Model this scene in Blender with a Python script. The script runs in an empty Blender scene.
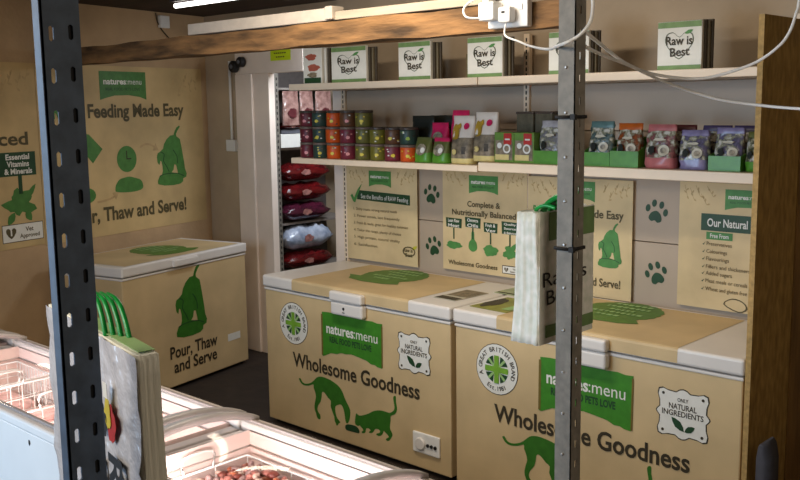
import bpy, bmesh, math, random
from mathutils import Vector, Matrix
random.seed(7)
PI = math.pi
SC = bpy.context.scene
COL = SC.collection

# ------------------------------------------------------------------ camera
cam_d = bpy.data.cameras.new('camera'); cam = bpy.data.objects.new('camera', cam_d); COL.objects.link(cam)
YAW, PITCH, ROLL = -0.758, 0.142, -0.014
_d = Vector((math.sin(YAW)*math.cos(PITCH), math.cos(YAW)*math.cos(PITCH), -math.sin(PITCH)))
_r = Vector((math.cos(YAW), -math.sin(YAW), 0)); _u = _r.cross(_d)
_r2 = math.cos(ROLL)*_r + math.sin(ROLL)*_u; _u2 = -math.sin(ROLL)*_r + math.cos(ROLL)*_u
M = Matrix((_r2, _u2, -_d)).transposed().to_4x4(); M.translation = Vector((4.187, -3.299, 1.798))
cam.matrix_world = M
cam_d.sensor_width = 36; cam_d.lens = 946/800*36; cam_d.clip_start = 0.02; cam_d.clip_end = 60
SC.camera = cam
# ------------------------------------------------------------------ light, exposure
SC.view_settings.view_transform = 'Standard'; SC.view_settings.look = 'None'
SC.view_settings.gamma = 1; SC.view_settings.exposure = 0.34; SC.view_settings.use_curve_mapping = False
SC.cycles.use_denoising = True; SC.cycles.max_bounces = 6; SC.cycles.sample_clamp_indirect = 4
W = bpy.data.worlds.new('world'); SC.world = W; W.use_nodes = True
W.node_tree.nodes['Background'].inputs[0].default_value = (.55, .68, 1, 1)
W.node_tree.nodes['Background'].inputs[1].default_value = 0.1

def area(name, loc, target, sx, sy, power, col):
    l = bpy.data.lights.new(name, 'AREA'); l.shape = 'RECTANGLE'; l.size = sx; l.size_y = sy; l.energy = power; l.color = col
    o = bpy.data.objects.new(name, l); COL.objects.link(o)
    o.location = loc; o.rotation_euler = (Vector(target)-Vector(loc)).to_track_quat('-Z', 'Y').to_euler()
    return o
dl = area('doorway_daylight', (0.7, -4.45, 1.4), (1.6, -2.0, .6), 1.4, 2.0, 34, (.52, .74, 1)); dl.data.spread = 2.0
area('ceiling_lamp_light', (1.45, -1.0, 2.44), (1.4, -.6, .6), 1.3, .2, 22, (1, .87, .70))
area('front_fill_light', (2.5, -3.7, 2.42), (2.6, -1, 1.0), 1.5, .5, 30, (1, .87, .70))  # unseen fill from behind the viewer, added to brighten the -Y faces
area('side_fill_light', (4.3, -2.2, 2.40), (3.2, -.6, 1.0), .5, 1.5, 7, (1, .87, .70))  # unseen fill, added to lift the dim +X faces
area('passage_light', (-.35, 1.1, 2.2), (-1.2, 1.4, .9), .5, .3, 12, (.82, .9, 1))
area('display_light', (2.45, -1.985, .82), (2.45, -1.6, .60), 1.0, .03, 4.6, (1, .95, .94))
area('display_light', (1.15, -1.985, .82), (1.15, -1.6, .60), 1.3, .03, 3.6, (1, .92, .90))

# ------------------------------------------------------------------ materials
def s(r, g, b):
    f = lambda c: (c/255/12.92) if c/255 <= .04045 else ((c/255+.055)/1.055)**2.4
    return (f(r), f(g), f(b))
MATS = {}
def mat(name, col, rough=.6, metal=0, var=.1, scale=25, bump=0, bscale=None, spec=.4, stretch=(1, 1, 1), col2=None, detail=4, emis=0):
    if name in MATS: return MATS[name]
    m = bpy.data.materials.new(name); m.use_nodes = True; nt = m.node_tree; N = nt.nodes; L = nt.links
    b = N['Principled BSDF']; b.inputs['Roughness'].default_value = rough; b.inputs['Metallic'].default_value = metal
    b.inputs['Specular IOR Level'].default_value = spec
    tc = N.new('ShaderNodeTexCoord'); mp = N.new('ShaderNodeMapping'); mp.inputs['Scale'].default_value = stretch
    L.new(tc.outputs['Object'], mp.inputs[0])
    nz = N.new('ShaderNodeTexNoise'); nz.inputs['Scale'].default_value = scale; nz.inputs['Detail'].default_value = detail
    L.new(mp.outputs[0], nz.inputs['Vector'])
    rp = N.new('ShaderNodeValToRGB'); c2 = col2 or tuple(c*(1-var*1.4) for c in col)
    c1 = col if col2 else tuple(min(1, c*(1+var)) for c in col)
    rp.color_ramp.elements[0].position = .3; rp.color_ramp.elements[1].position = .7
    rp.color_ramp.elements[0].color = (*c2, 1); rp.color_ramp.elements[1].color = (*c1, 1)
    L.new(nz.outputs['Fac'], rp.inputs[0]); L.new(rp.outputs[0], b.inputs['Base Color'])
    if bump:
        n2 = N.new('ShaderNodeTexNoise'); n2.inputs['Scale'].default_value = bscale or scale*2; n2.inputs['Detail'].default_value = 3
        L.new(mp.outputs[0], n2.inputs['Vector'])
        bp = N.new('ShaderNodeBump'); bp.inputs['Strength'].default_value = bump; bp.inputs['Distance'].default_value = .01
        L.new(n2.outputs['Fac'], bp.inputs['Height']); L.new(bp.outputs[0], b.inputs['Normal'])
    if emis:
        b.inputs['Emission Color'].default_value = (*col, 1); b.inputs['Emission Strength'].default_value = emis
    MATS[name] = m; return m
KRAFT = mat('kraft_print', s(206, 180, 136), .55, var=.10, scale=3.5, detail=8)
KRAFT2 = mat('poster_paper', s(212, 190, 146), .6, var=.12, scale=5, detail=8)
KRAFTD = mat('wall_poster_paper', s(200, 172, 122), .6, var=.13, scale=4, detail=8)
GREEN = mat('print_green', s(62, 132, 36), .5, var=.12)
WGREEN = mat('wall_poster_green', s(74, 124, 58), .5, var=.12)
DOGG = mat('animal_green', s(54, 112, 34), .5, var=.12)
PGREEN = mat('poster_green', s(78, 138, 70), .55, var=.12)
DGREEN = mat('dark_green_print', s(34, 70, 40), .5, var=.1)
LGREEN = mat('pale_green_print', s(150, 186, 120), .5, var=.08)
BRIGHTG = mat('bright_green_plastic', s(20, 150, 62), .3, var=.2, scale=40)
INK = mat('brown_ink', s(58, 50, 34), .6, var=.08)
PINK_ = mat('poster_ink', s(88, 78, 50), .6, var=.08)
BROWNL = mat('tan_ink', s(184, 154, 108), .6, var=.1)
SPRIG = mat('sprig_ink', s(190, 162, 114), .6, var=.1)
WHITE = mat('white_enamel', s(226, 220, 214), .35, var=.03, scale=6)
WHITEP = mat('white_plastic', s(236, 234, 230), .4, var=.03)
WPRINT = mat('white_print', s(228, 226, 218), .6, var=.03)
BLACK = mat('black_rubber', s(26, 24, 24), .6, var=.2)
STEEL = mat('painted_steel', s(130, 124, 114), .5, metal=.1, var=.16, scale=50, bump=.05)
STEELD = mat('dark_blue_steel', s(88, 104, 126), .5, metal=.1, var=.18, scale=40, bump=.04)
SHELF = mat('cream_shelf', s(234, 214, 188), .45, var=.04, scale=5)
PANEL = mat('cream_back_panel', s(180, 162, 142), .5, var=.05, scale=3)
WALL = mat('wall_plaster', s(186, 166, 140), .85, var=.07, scale=5, bump=.2, bscale=40)
WALLW = mat('white_painted_board', s(242, 226, 212), .6, var=.06, scale=4)
CEIL = mat('dark_ceiling_boards', s(54, 38, 28), .8, var=.3, scale=10, stretch=(.3, 3, 1))
FLOOR = mat('dark_floor', s(44, 34, 28), .65, var=.25, scale=8, bump=.2)
BEAM = mat('rough_timber', s(148, 108, 66), .85, var=.3, scale=7, stretch=(.5, 3, 3), bump=.9, col2=s(62, 44, 26), detail=9)
BOARD = mat('chipboard', s(186, 148, 76), .8, var=.2, scale=40, stretch=(1, 1, .35), bump=.3, col2=s(140, 106, 48), detail=8)
GREY = mat('grey_plastic', s(96, 98, 106), .5, var=.1)
LINER = mat('freezer_liner', s(236, 214, 206), .45, var=.03, scale=5)
RAIL = mat('grey_lid_rail', s(176, 168, 164), .35, var=.06, scale=12)
FILM = mat('clear_film_pack', s(216, 216, 224), .22, var=.2, scale=9, bump=.55, bscale=34, spec=.9, col2=s(190, 192, 200))
PAPERBAG = mat('white_paper_bag', s(250, 248, 240), .5, var=.05, scale=55, bump=.35, bscale=14, col2=s(226, 230, 216), detail=1)
PAPEREDGE = mat('paper_bag_edges', s(238, 236, 222), .6, var=.05, scale=26, stretch=(6, 6, .6), bump=.15)
YELLOW = mat('fluorescent_yellow', s(206, 226, 30), .5, var=.05)
def colm(name, r, g, b, rough=.4, var=.12, **k): return mat(name, s(r, g, b), rough, var=var, **k)
GLASS = bpy.data.materials.new('lid_glass'); GLASS.use_nodes = True
_n = GLASS.node_tree.nodes; _l = GLASS.node_tree.links
for x in list(_n):
    if x.type != 'OUTPUT_MATERIAL': _n.remove(x)
_t = _n.new('ShaderNodeBsdfTransparent'); _t.inputs[0].default_value = (.95, .93, .92, 1)
_g = _n.new('ShaderNodeBsdfGlossy'); _g.inputs['Roughness'].default_value = .08
_mx = _n.new('ShaderNodeMixShader'); _mx.inputs[0].default_value = .04
_l.new(_t.outputs[0], _mx.inputs[1]); _l.new(_g.outputs[0], _mx.inputs[2]); _l.new(_mx.outputs[0], _n['Material Output'].inputs[0])

# ------------------------------------------------------------------ mesh helpers
class Frame:
    def __init__(self, O, U, V): self.O, self.U, self.V = Vector(O), Vector(U), Vector(V); self.N = self.U.cross(self.V)
    def p(self, u, v, n=0): return self.O+self.U*u+self.V*v+self.N*n
def XZ(x=0, y=0, z=0): return Frame((x, y, z), (1, 0, 0), (0, 0, 1))     # faces -Y
def XY(x=0, y=0, z=0): return Frame((x, y, z), (1, 0, 0), (0, 1, 0))     # faces +Z
def YZ(x=0, y=0, z=0): return Frame((x, y, z), (0, 1, 0), (0, 0, 1))     # faces +X

def smooth(pts, n=3, closed=True):
    out = []; k = len(pts)
    for i in range(k if closed else k-1):
        g = lambda j: Vector(pts[j % k] if closed else pts[max(0, min(k-1, j))])
        a, b, c, d = g(i-1), g(i), g(i+1), g(i+2)
        for t in range(n):
            t /= n
            out.append(.5*((2*b)+(c-a)*t+(2*a-5*b+4*c-d)*t*t+(3*b-a-3*c+d)*t**3))
    if not closed: out.append(Vector(pts[-1]))
    return out
def circ(cx, cy, rx, ry=None, n=28, a0=0, a1=2*PI):
    ry = ry or rx; full = abs(a1-a0-2*PI) < 1e-6; k = n if full else n+1
    return [(cx+rx*math.cos(a0+(a1-a0)*i/n), cy+ry*math.sin(a0+(a1-a0)*i/n)) for i in range(k)]
def rect(x0, y0, x1, y1): return [(x0, y0), (x1, y0), (x1, y1), (x0, y1)]
def rot2(pts, a, cx=0, cy=0):
    c, q = math.cos(a), math.sin(a)
    return [(cx+(x-cx)*c-(y-cy)*q, cy+(x-cx)*q+(y-cy)*c) for x, y in pts]
def stroke(pts, w):
    P = [Vector(p) for p in pts]; L, R = [], []
    for i, p in enumerate(P):
        t = (P[min(i+1, len(P)-1)]-P[max(i-1, 0)]); t.normalize(); n = Vector((-t.y, t.x))*w/2
        L.append(tuple(p+n)); R.append(tuple(p-n))
    return L+R[::-1]
_TXT = {}
def text_geo(st, bold):
    k = (st, bold)
    if k not in _TXT:
        cu = bpy.data.curves.new('t', 'FONT'); cu.body = st; cu.size = 1; cu.resolution_u = 3; cu.offset = bold
        o = bpy.data.objects.new('t', cu); me = o.to_mesh()
        _TXT[k] = ([v.co.copy() for v in me.vertices], [list(p.vertices) for p in me.polygons])
        o.to_mesh_clear(); bpy.data.objects.remove(o); bpy.data.curves.remove(cu)
    return _TXT[k]
CAP = max(v.y for v in text_geo('H', 0)[0])

class MB:
    def __init__(self, *mats):
        self.bm = bmesh.new(); self.mats = list(mats); self.line = 0; self.in_arc = False; self.lay = self.bm.faces.layers.int.new('line')
    def mi(self, m):
        if isinstance(m, int): return m
        if m not in self.mats: self.mats.append(m)
        return self.mats.index(m)
    def faces(self, vs, fs, m=0):
        m = self.mi(m); V = [self.bm.verts.new(v) for v in vs]; out = []
        for f in fs:
            try: q = self.bm.faces.new([V[i] for i in f]); q.material_index = m; out.append(q)
            except ValueError: pass
        return out
    def box(self, x0, y0, z0, x1, y1, z1, m=0, bev=0, seg=2):
        vs = [(x, y, z) for x in (x0, x1) for y in (y0, y1) for z in (z0, z1)]
        f = self.faces(vs, [(0, 1, 3, 2), (4, 6, 7, 5), (0, 4, 5, 1), (2, 3, 7, 6), (0, 2, 6, 4), (1, 5, 7, 3)], m)
        if bev:
            es = list({e for q in f for e in q.edges})
            r = bmesh.ops.bevel(self.bm, geom=es, offset=bev, segments=seg, profile=.5, affect='EDGES')
            for q in r['faces']: q.material_index = self.mi(m)
        return self
    def loft(self, rings, m=0, cap=True, closed=True):
        m = self.mi(m); R = [[self.bm.verts.new(v) for v in r] for r in rings]; n = len(R[0])
        for i, (a, b) in enumerate(zip(R, R[1:])):
            mm = m[i] if isinstance(m, (list, tuple)) else m
            for j in range(n if closed else n-1):
                q = self.bm.faces.new((a[j], a[(j+1) % n], b[(j+1) % n], b[j])); q.material_index = mm; q.smooth = True
        if cap and closed:
            for r in (R[0][::-1], R[-1]):
                q = self.bm.faces.new(r); q.material_index = m if not isinstance(m, (list, tuple)) else m[0]
        return self
    def tube(self, pts, r, m=0, n=8, sm=0, cap=True):
        P = [Vector(p) for p in pts]
        if sm: P = smooth(P, sm, False)
        rings = []; up = Vector((0, 0, 1))
        for i, p in enumerate(P):
            t = (P[min(i+1, len(P)-1)]-P[max(i-1, 0)]).normalized()
            a = t.cross(up)
            if a.length < .05: a = t.cross(Vector((1, 0, 0)))
            a.normalize(); b = t.cross(a)
            rr = r[i] if isinstance(r, (list, tuple)) else r
            rings.append([p+(a*math.cos(2*PI*k/n)+b*math.sin(2*PI*k/n))*rr for k in range(n)])
        return self.loft(rings, m, cap)
    def lathe(self, prof, c=(0, 0, 0), m=0, n=24, axis='z', cap=True):
        c = Vector(c); rings = []
        for r, h in prof:
            ring = []
            for k in range(n):
                a, b = r*math.cos(2*PI*k/n), r*math.sin(2*PI*k/n)
                ring.append(c+Vector({'z': (a, b, h), 'y': (a, h, b), 'x': (h, a, b)}[axis]))
            rings.append(ring)
        return self.loft(rings, m, cap)
    def flat(self, pieces, fr, n0=.001, th=.0006, m=0, warp=None):
        """2D outlines (holes allowed) filled and given a little thickness on a plane"""
        cu = bpy.data.curves.new('c', 'CURVE'); cu.dimensions = '2D'; cu.fill_mode = 'BOTH'; cu.extrude = th/2
        for pc in pieces:
            sp = cu.splines.new('POLY'); sp.points.add(len(pc)-1); sp.use_cyclic_u = True
            for p, q in zip(sp.points, pc): p.co = (q[0], q[1], 0, 1)
        o = bpy.data.objects.new('c', cu); me = o.to_mesh()
        w = warp or fr.p
        self.faces([w(v.co.x, v.co.y, n0+v.co.z+th/2) for v in me.vertices], [list(p.vertices) for p in me.polygons], m)
        o.to_mesh_clear(); bpy.data.objects.remove(o); bpy.data.curves.remove(cu)
        return self
    def text(self, st, fr, u, v, cap, width=None, align='L', m=0, n0=.0026, bold=.0, rot=0, warp=None):
        vs, fs = text_geo(st, bold)
        if not vs: return self
        x0, x1 = min(q.x for q in vs), max(q.x for q in vs)
        sy = cap/CAP; sx = width/(x1-x0) if width else sy
        off = {'L': 0, 'C': .5, 'R': 1}[align]*(x1-x0)*sx
        c, si = math.cos(rot), math.sin(rot); w = warp or fr.p
        pts = [((q.x-x0)*sx-off, q.y*sy) for q in vs]
        if not self.in_arc: self.line += 1
        for f in self.faces([w(u+a*c-b*si, v+a*si+b*c, n0) for a, b in pts], fs, m): f[self.lay] = self.line
        return self
    def arctext(self, st, fr, cu, cv, r, a0, a1, cap, m=0, n0=.002, bold=.02, inner=False):
        k = len(st); self.line += 1; self.in_arc = True
        for i, ch in enumerate(st):
            a = a0+(a1-a0)*i/max(1, k-1)
            rt = a+PI/2 if inner else a-PI/2
            if ch != ' ': self.text(ch, fr, cu+r*math.cos(a), cv+r*math.sin(a), cap, align='C', m=m, n0=n0, bold=bold, rot=rt)
        self.in_arc = False
        return self
    def build(self, name, parent=None, loc=None, rz=0, sm=False, recalc=True):
        if 'lettering' in name:                        # every line of lettering is a part of its own
            ids = sorted({f[self.lay] for f in self.bm.faces})
            for k in ids[1:]:
                c = MB(*self.mats); c.bm.free(); c.bm = self.bm.copy(); ly = c.bm.faces.layers.int['line']
                bmesh.ops.delete(c.bm, geom=[f for f in c.bm.faces if f[ly] != k], context='FACES')
                for f in c.bm.faces: f[ly] = 0
                c.lay = ly; c.build(name, parent, loc, rz, sm, recalc)
            if len(ids) > 1: bmesh.ops.delete(self.bm, geom=[f for f in self.bm.faces if f[self.lay] != ids[0]], context='FACES')
        if recalc: bmesh.ops.recalc_face_normals(self.bm, faces=self.bm.faces)
        me = bpy.data.meshes.new(name); self.bm.to_mesh(me); self.bm.free()
        for m in self.mats: me.materials.append(m)
        if sm:
            for p in me.polygons: p.use_smooth = True
        o = bpy.data.objects.new(name, me); COL.objects.link(o)
        if parent: o.parent = parent
        if loc: o.location = loc
        o.rotation_euler[2] = rz
        return o

def tag(o, label=None, cat=None, group=None, kind=None):
    if label: o['label'] = label
    if cat: o['category'] = cat
    if group: o['group'] = group
    if kind: o['kind'] = kind
    return o
def empty(name, loc=(0, 0, 0), rz=0):
    o = bpy.data.objects.new(name, None); COL.objects.link(o); o.location = loc; o.rotation_euler[2] = rz; o.empty_display_size = .1
    return o
def kids(o): return [c for c in COL.objects if c.parent == o]
def copy_tree(o, parent=None):
    c = o.copy(); COL.objects.link(c)
    c.parent = parent
    for ch in kids(o): copy_tree(ch, c)
    return c
def struct(o): o['kind'] = 'structure'; return o

# ------------------------------------------------------------------ room shell
CD = Vector((-.23, .973, 0)).normalized(); CN = Vector((CD.y, -CD.x, 0)); LB = Vector((-1.75, .539, 0))   # line of the poster wall
struct(MB(FLOOR).box(-3, -4.7, -.06, 5.0, 3.2, 0).build('floor'))
struct(MB(CEIL).box(-3, -4.7, 2.47, 5.0, 3.2, 2.53).build('ceiling'))
def wall_line(name, a, b, z0, z1, t, m):
    a, b = Vector(a), Vector(b); d = (b-a).normalized(); n = Vector((-d.y, d.x, 0))*t
    vs = [p+Vector((0, 0, z)) for z in (z0, z1) for p in (a, b, b+n, a+n)]
    mb = MB(m); mb.faces(vs, [(0, 1, 2, 3), (4, 5, 6, 7), (0, 1, 5, 4), (1, 2, 6, 5), (2, 3, 7, 6), (3, 0, 4, 7)])
    return struct(mb.build(name))
wl0 = LB+CD*.445; wl1 = LB-CD*5.3
wall_line('wall_left', wl1, wl0, 0, 2.47, .08, mat('wall_brown_plaster', s(186, 156, 120), .85, var=.08, scale=5, bump=.2, bscale=40))
WALLB = mat('wall_brown_plaster', s(170, 140, 102), .85, var=.08, scale=5, bump=.2, bscale=40)
mb = MB(WALL)
mb.box(-1.95, .972, 0, -1.44, 1.05, 2.47)
mb.box(-1.44, .972, 2.2, -.10, 1.05, 2.47)
struct(mb.build('wall_door_side'))
mb = MB(WALL); mb.box(-.10, .70, 0, 5.0, .80, 2.47); mb.box(-.10, .80, 0, -.03, 3.1, 2.47)
struct(mb.build('wall_back'))
struct(MB(WALL).box(4.9, -4.6, 0, 5.0, .70, 2.47).build('wall_right'))
mb = MB(WALL); mb.box(-.7, -4.6, 0, 0.0, -4.5, 2.47); mb.box(1.4, -4.6, 0, 5, -4.5, 2.47); mb.box(0, -4.6, 2.2, 1.4, -4.5, 2.47)
struct(mb.build('wall_front'))
mb = MB(WALL); mb.box(-1.6, 1.05, 0, -1.5, 3.1, 2.47); mb.box(-1.5, 3.0, 0, -.10, 3.1, 2.47)
struct(mb.build('passage_wall'))
# white door surround
mb = MB(WALLW)
mb.box(-1.44, .93, 0, -1.25, 1.0, 2.03, bev=.006); mb.box(-1.25, .945, 0, -1.075, 1.0, 2.03, bev=.004)
mb.box(-1.44, .935, 2.03, -.69, 1.0, 2.2, bev=.004)
struct(mb.build('door_frame'))
tag(MB(WALLW).box(-.105, .655, 0, -.028, .699, 2.02, bev=.003).build('white_post'), 'white post closing the end of the shelving beside the passage', 'post')
_wp = [o for o in COL.objects if o.name == 'white_post'][0]
MB(BLACK).box(-.027, .66, .87, -.0185, .70, 1.88).build('gap_shade', _wp)  # black strip standing in for the shade in the gap beside the post
# timber beam across the shop, held by the wall
mb = MB(BEAM)
rings = []
for i in range(31):
    x = -1.50+(2.33+1.50)*i/30; q = .004*math.sin(i*1.7)+.003*math.sin(i*.6+1)
    rings.append([(x, -.49+q, 2.060+q), (x, -.39, 2.058-q*.5), (x, -.39, 2.152+q), (x, -.49-q, 2.154+q*.7)])
mb.loft(rings)
for f in mb.bm.faces: f.smooth = False
struct(mb.build('beam'))
TRUNK = mat('aged_white_plastic', s(184, 172, 158), .5, var=.06)
tag(MB(TRUNK).box(.09, -.50, 2.158, 1.13, -.44, 2.212, bev=.004).build('cable_trunking'), 'thick white cable trunking resting along the timber beam top', 'trunking')
tag(MB(mat('pale_batten', s(168, 154, 134), .7, var=.14, scale=20, stretch=(.2, 2, 2))).box(1.15, -.49, 2.159, 2.02, -.42, 2.194, bev=.003).build('wooden_batten'), 'pale painted batten continuing the trunking towards the sockets', 'batten')
tag(MB(TRUNK).box(1.118, -.508, 2.162, 1.165, -.436, 2.218, bev=.005).build('trunking_coupler'), 'small white coupler at the end of the trunking', 'trunking joint')
# timber end board to the right of the freezers
mb = MB(BOARD, mat('board_edge', s(176, 144, 90), .8, var=.2, scale=60))
mb.box(2.800, -.012, 0, 2.820, .345, 2.09, m=0); mb.box(2.800, -.016, 0, 2.820, -.012, 2.09, m=1)
tag(mb.build('end_board'), 'tall brown chipboard panel standing upright at the end of shelves and freezers', 'board')
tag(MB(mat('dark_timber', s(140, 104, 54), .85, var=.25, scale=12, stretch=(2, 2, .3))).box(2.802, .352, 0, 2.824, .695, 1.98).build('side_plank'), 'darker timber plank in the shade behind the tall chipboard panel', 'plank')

# ------------------------------------------------------------------ chest freezers
DOG = [(.274,.305),(.287,.308),(.297,.295),(.312,.286),(.339,.287),(.376,.301),(.402,.321),(.423,.339),(.449,.349),(.484,.351),(.534,.345),(.577,.333),(.606,.318),(.625,.298),(.638,.273),(.657,.246),(.675,.223),(.682,.197),(.673,.154),(.658,.133),(.646,.137),(.64,.16),(.636,.187),(.627,.212),(.613,.226),(.593,.222),(.568,.208),(.565,.185),(.569,.165),(.578,.146),(.595,.133),(.602,.125),(.59,.118),(.582,.106),(.572,.103),(.567,.113),(.558,.128),(.556,.148),(.545,.167),(.536,.186),(.529,.202),(.532,.23),(.51,.243),(.491,.26),(.473,.269),(.461,.262),(.458,.239),(.449,.209),(.429,.184),(.421,.161),(.428,.145),(.442,.134),(.445,.113),(.432,.105),(.416,.114),(.41,.134),(.4,.153),(.398,.177),(.406,.207),(.412,.23),(.405,.256),(.395,.276),(.393,.295),(.359,.281),(.322,.274),(.296,.279),(.281,.292)]
CAT = [(.724,.199),(.731,.204),(.745,.197),(.764,.2),(.792,.211),(.82,.224),(.843,.238),(.871,.25),(.902,.258),(.934,.26),(.965,.259),(.982,.266),(1.0,.28),(1.005,.297),(1.001,.319),(.997,.341),(1.001,.353),(1.012,.357),(1.016,.348),(1.016,.325),(1.022,.301),(1.02,.281),(1.008,.262),(.988,.251),(.977,.242),(.977,.222),(.972,.195),(.972,.175),(.983,.161),(.988,.146),(.979,.131),(.966,.114),(.952,.108),(.941,.112),(.946,.12),(.962,.13),(.953,.141),(.936,.15),(.927,.155),(.92,.14),(.908,.127),(.89,.119),(.872,.122),(.877,.13),(.895,.137),(.9,.148),(.887,.155),(.864,.15),(.85,.13),(.836,.122),(.82,.121),(.82,.126),(.832,.136),(.818,.143),(.799,.138),(.794,.12),(.785,.11),(.768,.106),(.766,.114),(.778,.123),(.771,.132),(.758,.139),(.753,.145),(.739,.138),(.72,.141),(.716,.157),(.719,.178)]
BOWL = [(.643,.12),(.663,.13),(.701,.134),(.729,.132),(.748,.116),(.747,.101),(.728,.098),(.69,.096),(.652,.095),(.641,.105)]
SIT = [(.672,.793),(.681,.783),(.656,.756),(.638,.728),(.64,.709),(.674,.684),(.684,.639),(.695,.574),(.708,.495),(.714,.443),(.73,.402),(.723,.375),(.691,.365),(.689,.34),(.66,.324),(.588,.318),(.5,.322),(.44,.338),(.437,.363),(.457,.402),(.479,.41),(.49,.438),(.489,.476),(.481,.514),(.47,.523),(.459,.488),(.443,.509),(.438,.553),(.448,.582),(.475,.595),(.502,.615),(.513,.65),(.541,.688),(.578,.716),(.614,.719),(.625,.749),(.644,.777)]
HOLE = [(.606,.484),(.625,.48),(.635,.434),(.639,.41),(.577,.423),(.596,.442)]
SIGN = [(.479,.712),(.527,.716),(.584,.716),(.617,.713),(.684,.712),(.76,.712),(.813,.712),(.855,.715),(.892,.709),(.928,.711),(.927,.609),(.922,.48),(.891,.482),(.871,.49),(.844,.489),(.813,.502),(.776,.507),(.743,.511),(.7,.516),(.656,.509),(.622,.51),(.588,.498),(.542,.496),(.507,.48),(.484,.47),(.472,.473),(.474,.59)]

def sit_dog(fr, u0, v0, w, h, m, parent, name='dog_picture'):
    f = lambda P: [(u0+(x-.437)/.293*w, v0+(y-.318)/.475*h) for x, y in P]
    o = MB(m).flat([f(SIT), f(HOLE)], fr, m=0).build(name, parent)
    e = MB(DGREEN)
    for P in ([(.455, .40), (.50, .412), (.57, .415), (.64, .408), (.70, .385)], [(.475, .59), (.51, .57), (.50, .52), (.53, .47), (.55, .43)], [(.60, .60), (.635, .55), (.64, .49)]):
        e.flat([stroke(smooth(f(P), 3, False), 0.006*w/.29)], fr, n0=.002)
    e.build('dog_outline', o)
    return o
def logo(fr, u, v, w, h, parent, g=PGREEN, txt=WPRINT, sub=True):
    """green brand banner with wavy lower edge, u,v = lower-left corner"""
    o = [(u, v+h), (u+w, v+h), (u+w, v), (u+w*.86, v+h*.10), (u+w*.6, v+h*.17), (u+w*.3, v+h*.15), (u+w*.12, v+h*.07), (u, v)]
    b = MB(g).flat([o], fr).build('logo_banner', parent)
    mb = MB(txt, DGREEN); mb.text('natures', fr, u+w*.08, v+h*.55, h*.2, w*.48, m=0, bold=.03); mb.text(':menu', fr, u+w*.57, v+h*.55, h*.2, w*.33, m=0)
    if sub: mb.text('REAL FOOD PETS LOVE', fr, u+w*.12, v+h*.33, h*.1, w*.74, m=1)
    mb.build('banner_lettering', b)
    return b

def freezer_shell(root, w, d, h, wrap=None, over=True):
    MB(BLACK).box(.03, .03, 0, w-.03, d-.03, .03).build('plinth', root)
    MB(KRAFT).box(0, 0, .022, w, d, .778, bev=.006).build('cabinet', root)
    MB(WHITE).box(-.003, -.005, .776, w+.003, d+.003, .79, bev=.004).build('rim_trim', root)
    lid = MB(WHITE).box(-.008, -.014, .795, w+.008, d, h, bev=.012, seg=3).build('lid', root)
    if wrap:
        fr = XY(0, 0, h)
        mb = MB(KRAFT)
        # printed wrap lies over the lid top and turns down over its front edge
        x0, x1 = wrap
        prof = [(-.0148, .802), (-.0148, h-.012), (-.0120, h-.003), (-.002, h+.0012), (d-.03, h+.0012)]
        if not over: prof = [(.012, h+.0012), (d*.3, h+.0013), (d*.6, h+.0013), (d*.8, h+.0013), (d-.03, h+.0012)]
        mb.faces([(x, y, z) for x in (x0, x1) for y, z in prof], [(i, i+1, 5+i+1, 5+i) for i in range(4)])
        mb.build('lid_wrap', lid)
    return lid
def lid_badge(root, cx, cy, r, z, a=0):
    fr = XY(0, 0, z)
    pts = []
    for i in range(72):
        t = 2*PI*i/72; rr = r*(1+.02*math.sin(i*2.1)+.012*math.sin(i*5.3)); pts.append((cx+rr*math.cos(t), cy+rr*math.sin(t)*.98))
    BADGEG = mat('badge_green', s(86, 126, 48), .5, var=.1)
    b = MB(BADGEG).flat([pts], fr, n0=.0014)
    b.flat([rot2([(cx-r*.85, cy-r*1.05), (cx-r*.25, cy-r*1.2), (cx+r*.6, cy-r*1.15), (cx+r*1.0, cy-r*.95), (cx+r*.7, cy-r*.55), (cx-r*.6, cy-r*.6), (cx-r*1.25, cy-r*.62), (cx-r*1.0, cy-r*.85)], a, cx, cy)], fr, n0=.0022)
    o = b.build('lid_badge', root)
    t = MB(LGREEN)
    rg = random.Random(5)                      # pale print, too small to read
    for k, wd in enumerate((.9, 1.1, .6, 1.2, .6)):
        u = cx-r*wd/2; v = cy+r*(.58-.3*k)
        while u < cx+r*wd/2:
            q = r*rg.uniform(.07, .13); t.flat([rect(u, v, u+q, v+r*.13)], fr, n0=.004); u += q+r*.05
    t.build('badge_print', o)
def heritage_badge(root, fr, cx, cy, r):
    b = MB(WPRINT, INK).flat([circ(cx, cy, r*1.03)], fr, n0=.0008, m=1).flat([circ(cx, cy, r)], fr, n0=.0016, m=0).build('heritage_badge', root)
    t = MB(INK); t.arctext('A GREAT BRITISH BRAND', fr, cx, cy, r*.72, PI*1.10, -PI*.10, r*.17, n0=.003)
    t.arctext('Est.1981', fr, cx, cy, r*.86, PI*1.33, PI*1.67, r*.17, n0=.003, inner=True); t.build('badge_lettering', b)
    R = r*.56; g = MB(mat('flag_green', s(118, 168, 52), .5), DGREEN, LGREEN)
    for k in range(4):
        a = PI/4+k*PI/2
        g.flat([[(cx+R*.28*math.cos(a)*1.2, cy+R*.28*math.sin(a)*1.2)]+circ(cx, cy, R, n=6, a0=a-.46, a1=a+.46)], fr, n0=.003, m=1)
        g.flat([rot2(rect(cx+.1*R, cy-.09*R, cx+R, cy+.09*R), a, cx, cy)], fr, n0=.004, m=2)
    g.flat([[(cx-R, cy-.2*R), (cx-.2*R, cy-.2*R), (cx-.2*R, cy-R), (cx+.2*R, cy-R), (cx+.2*R, cy-.2*R), (cx+R, cy-.2*R), (cx+R, cy+.2*R), (cx+.2*R, cy+.2*R), (cx+.2*R, cy+R), (cx-.2*R, cy+R), (cx-.2*R, cy+.2*R), (cx-R, cy+.2*R)]], fr, n0=.005, m=0)
    g.build('flag_emblem', b)
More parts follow.
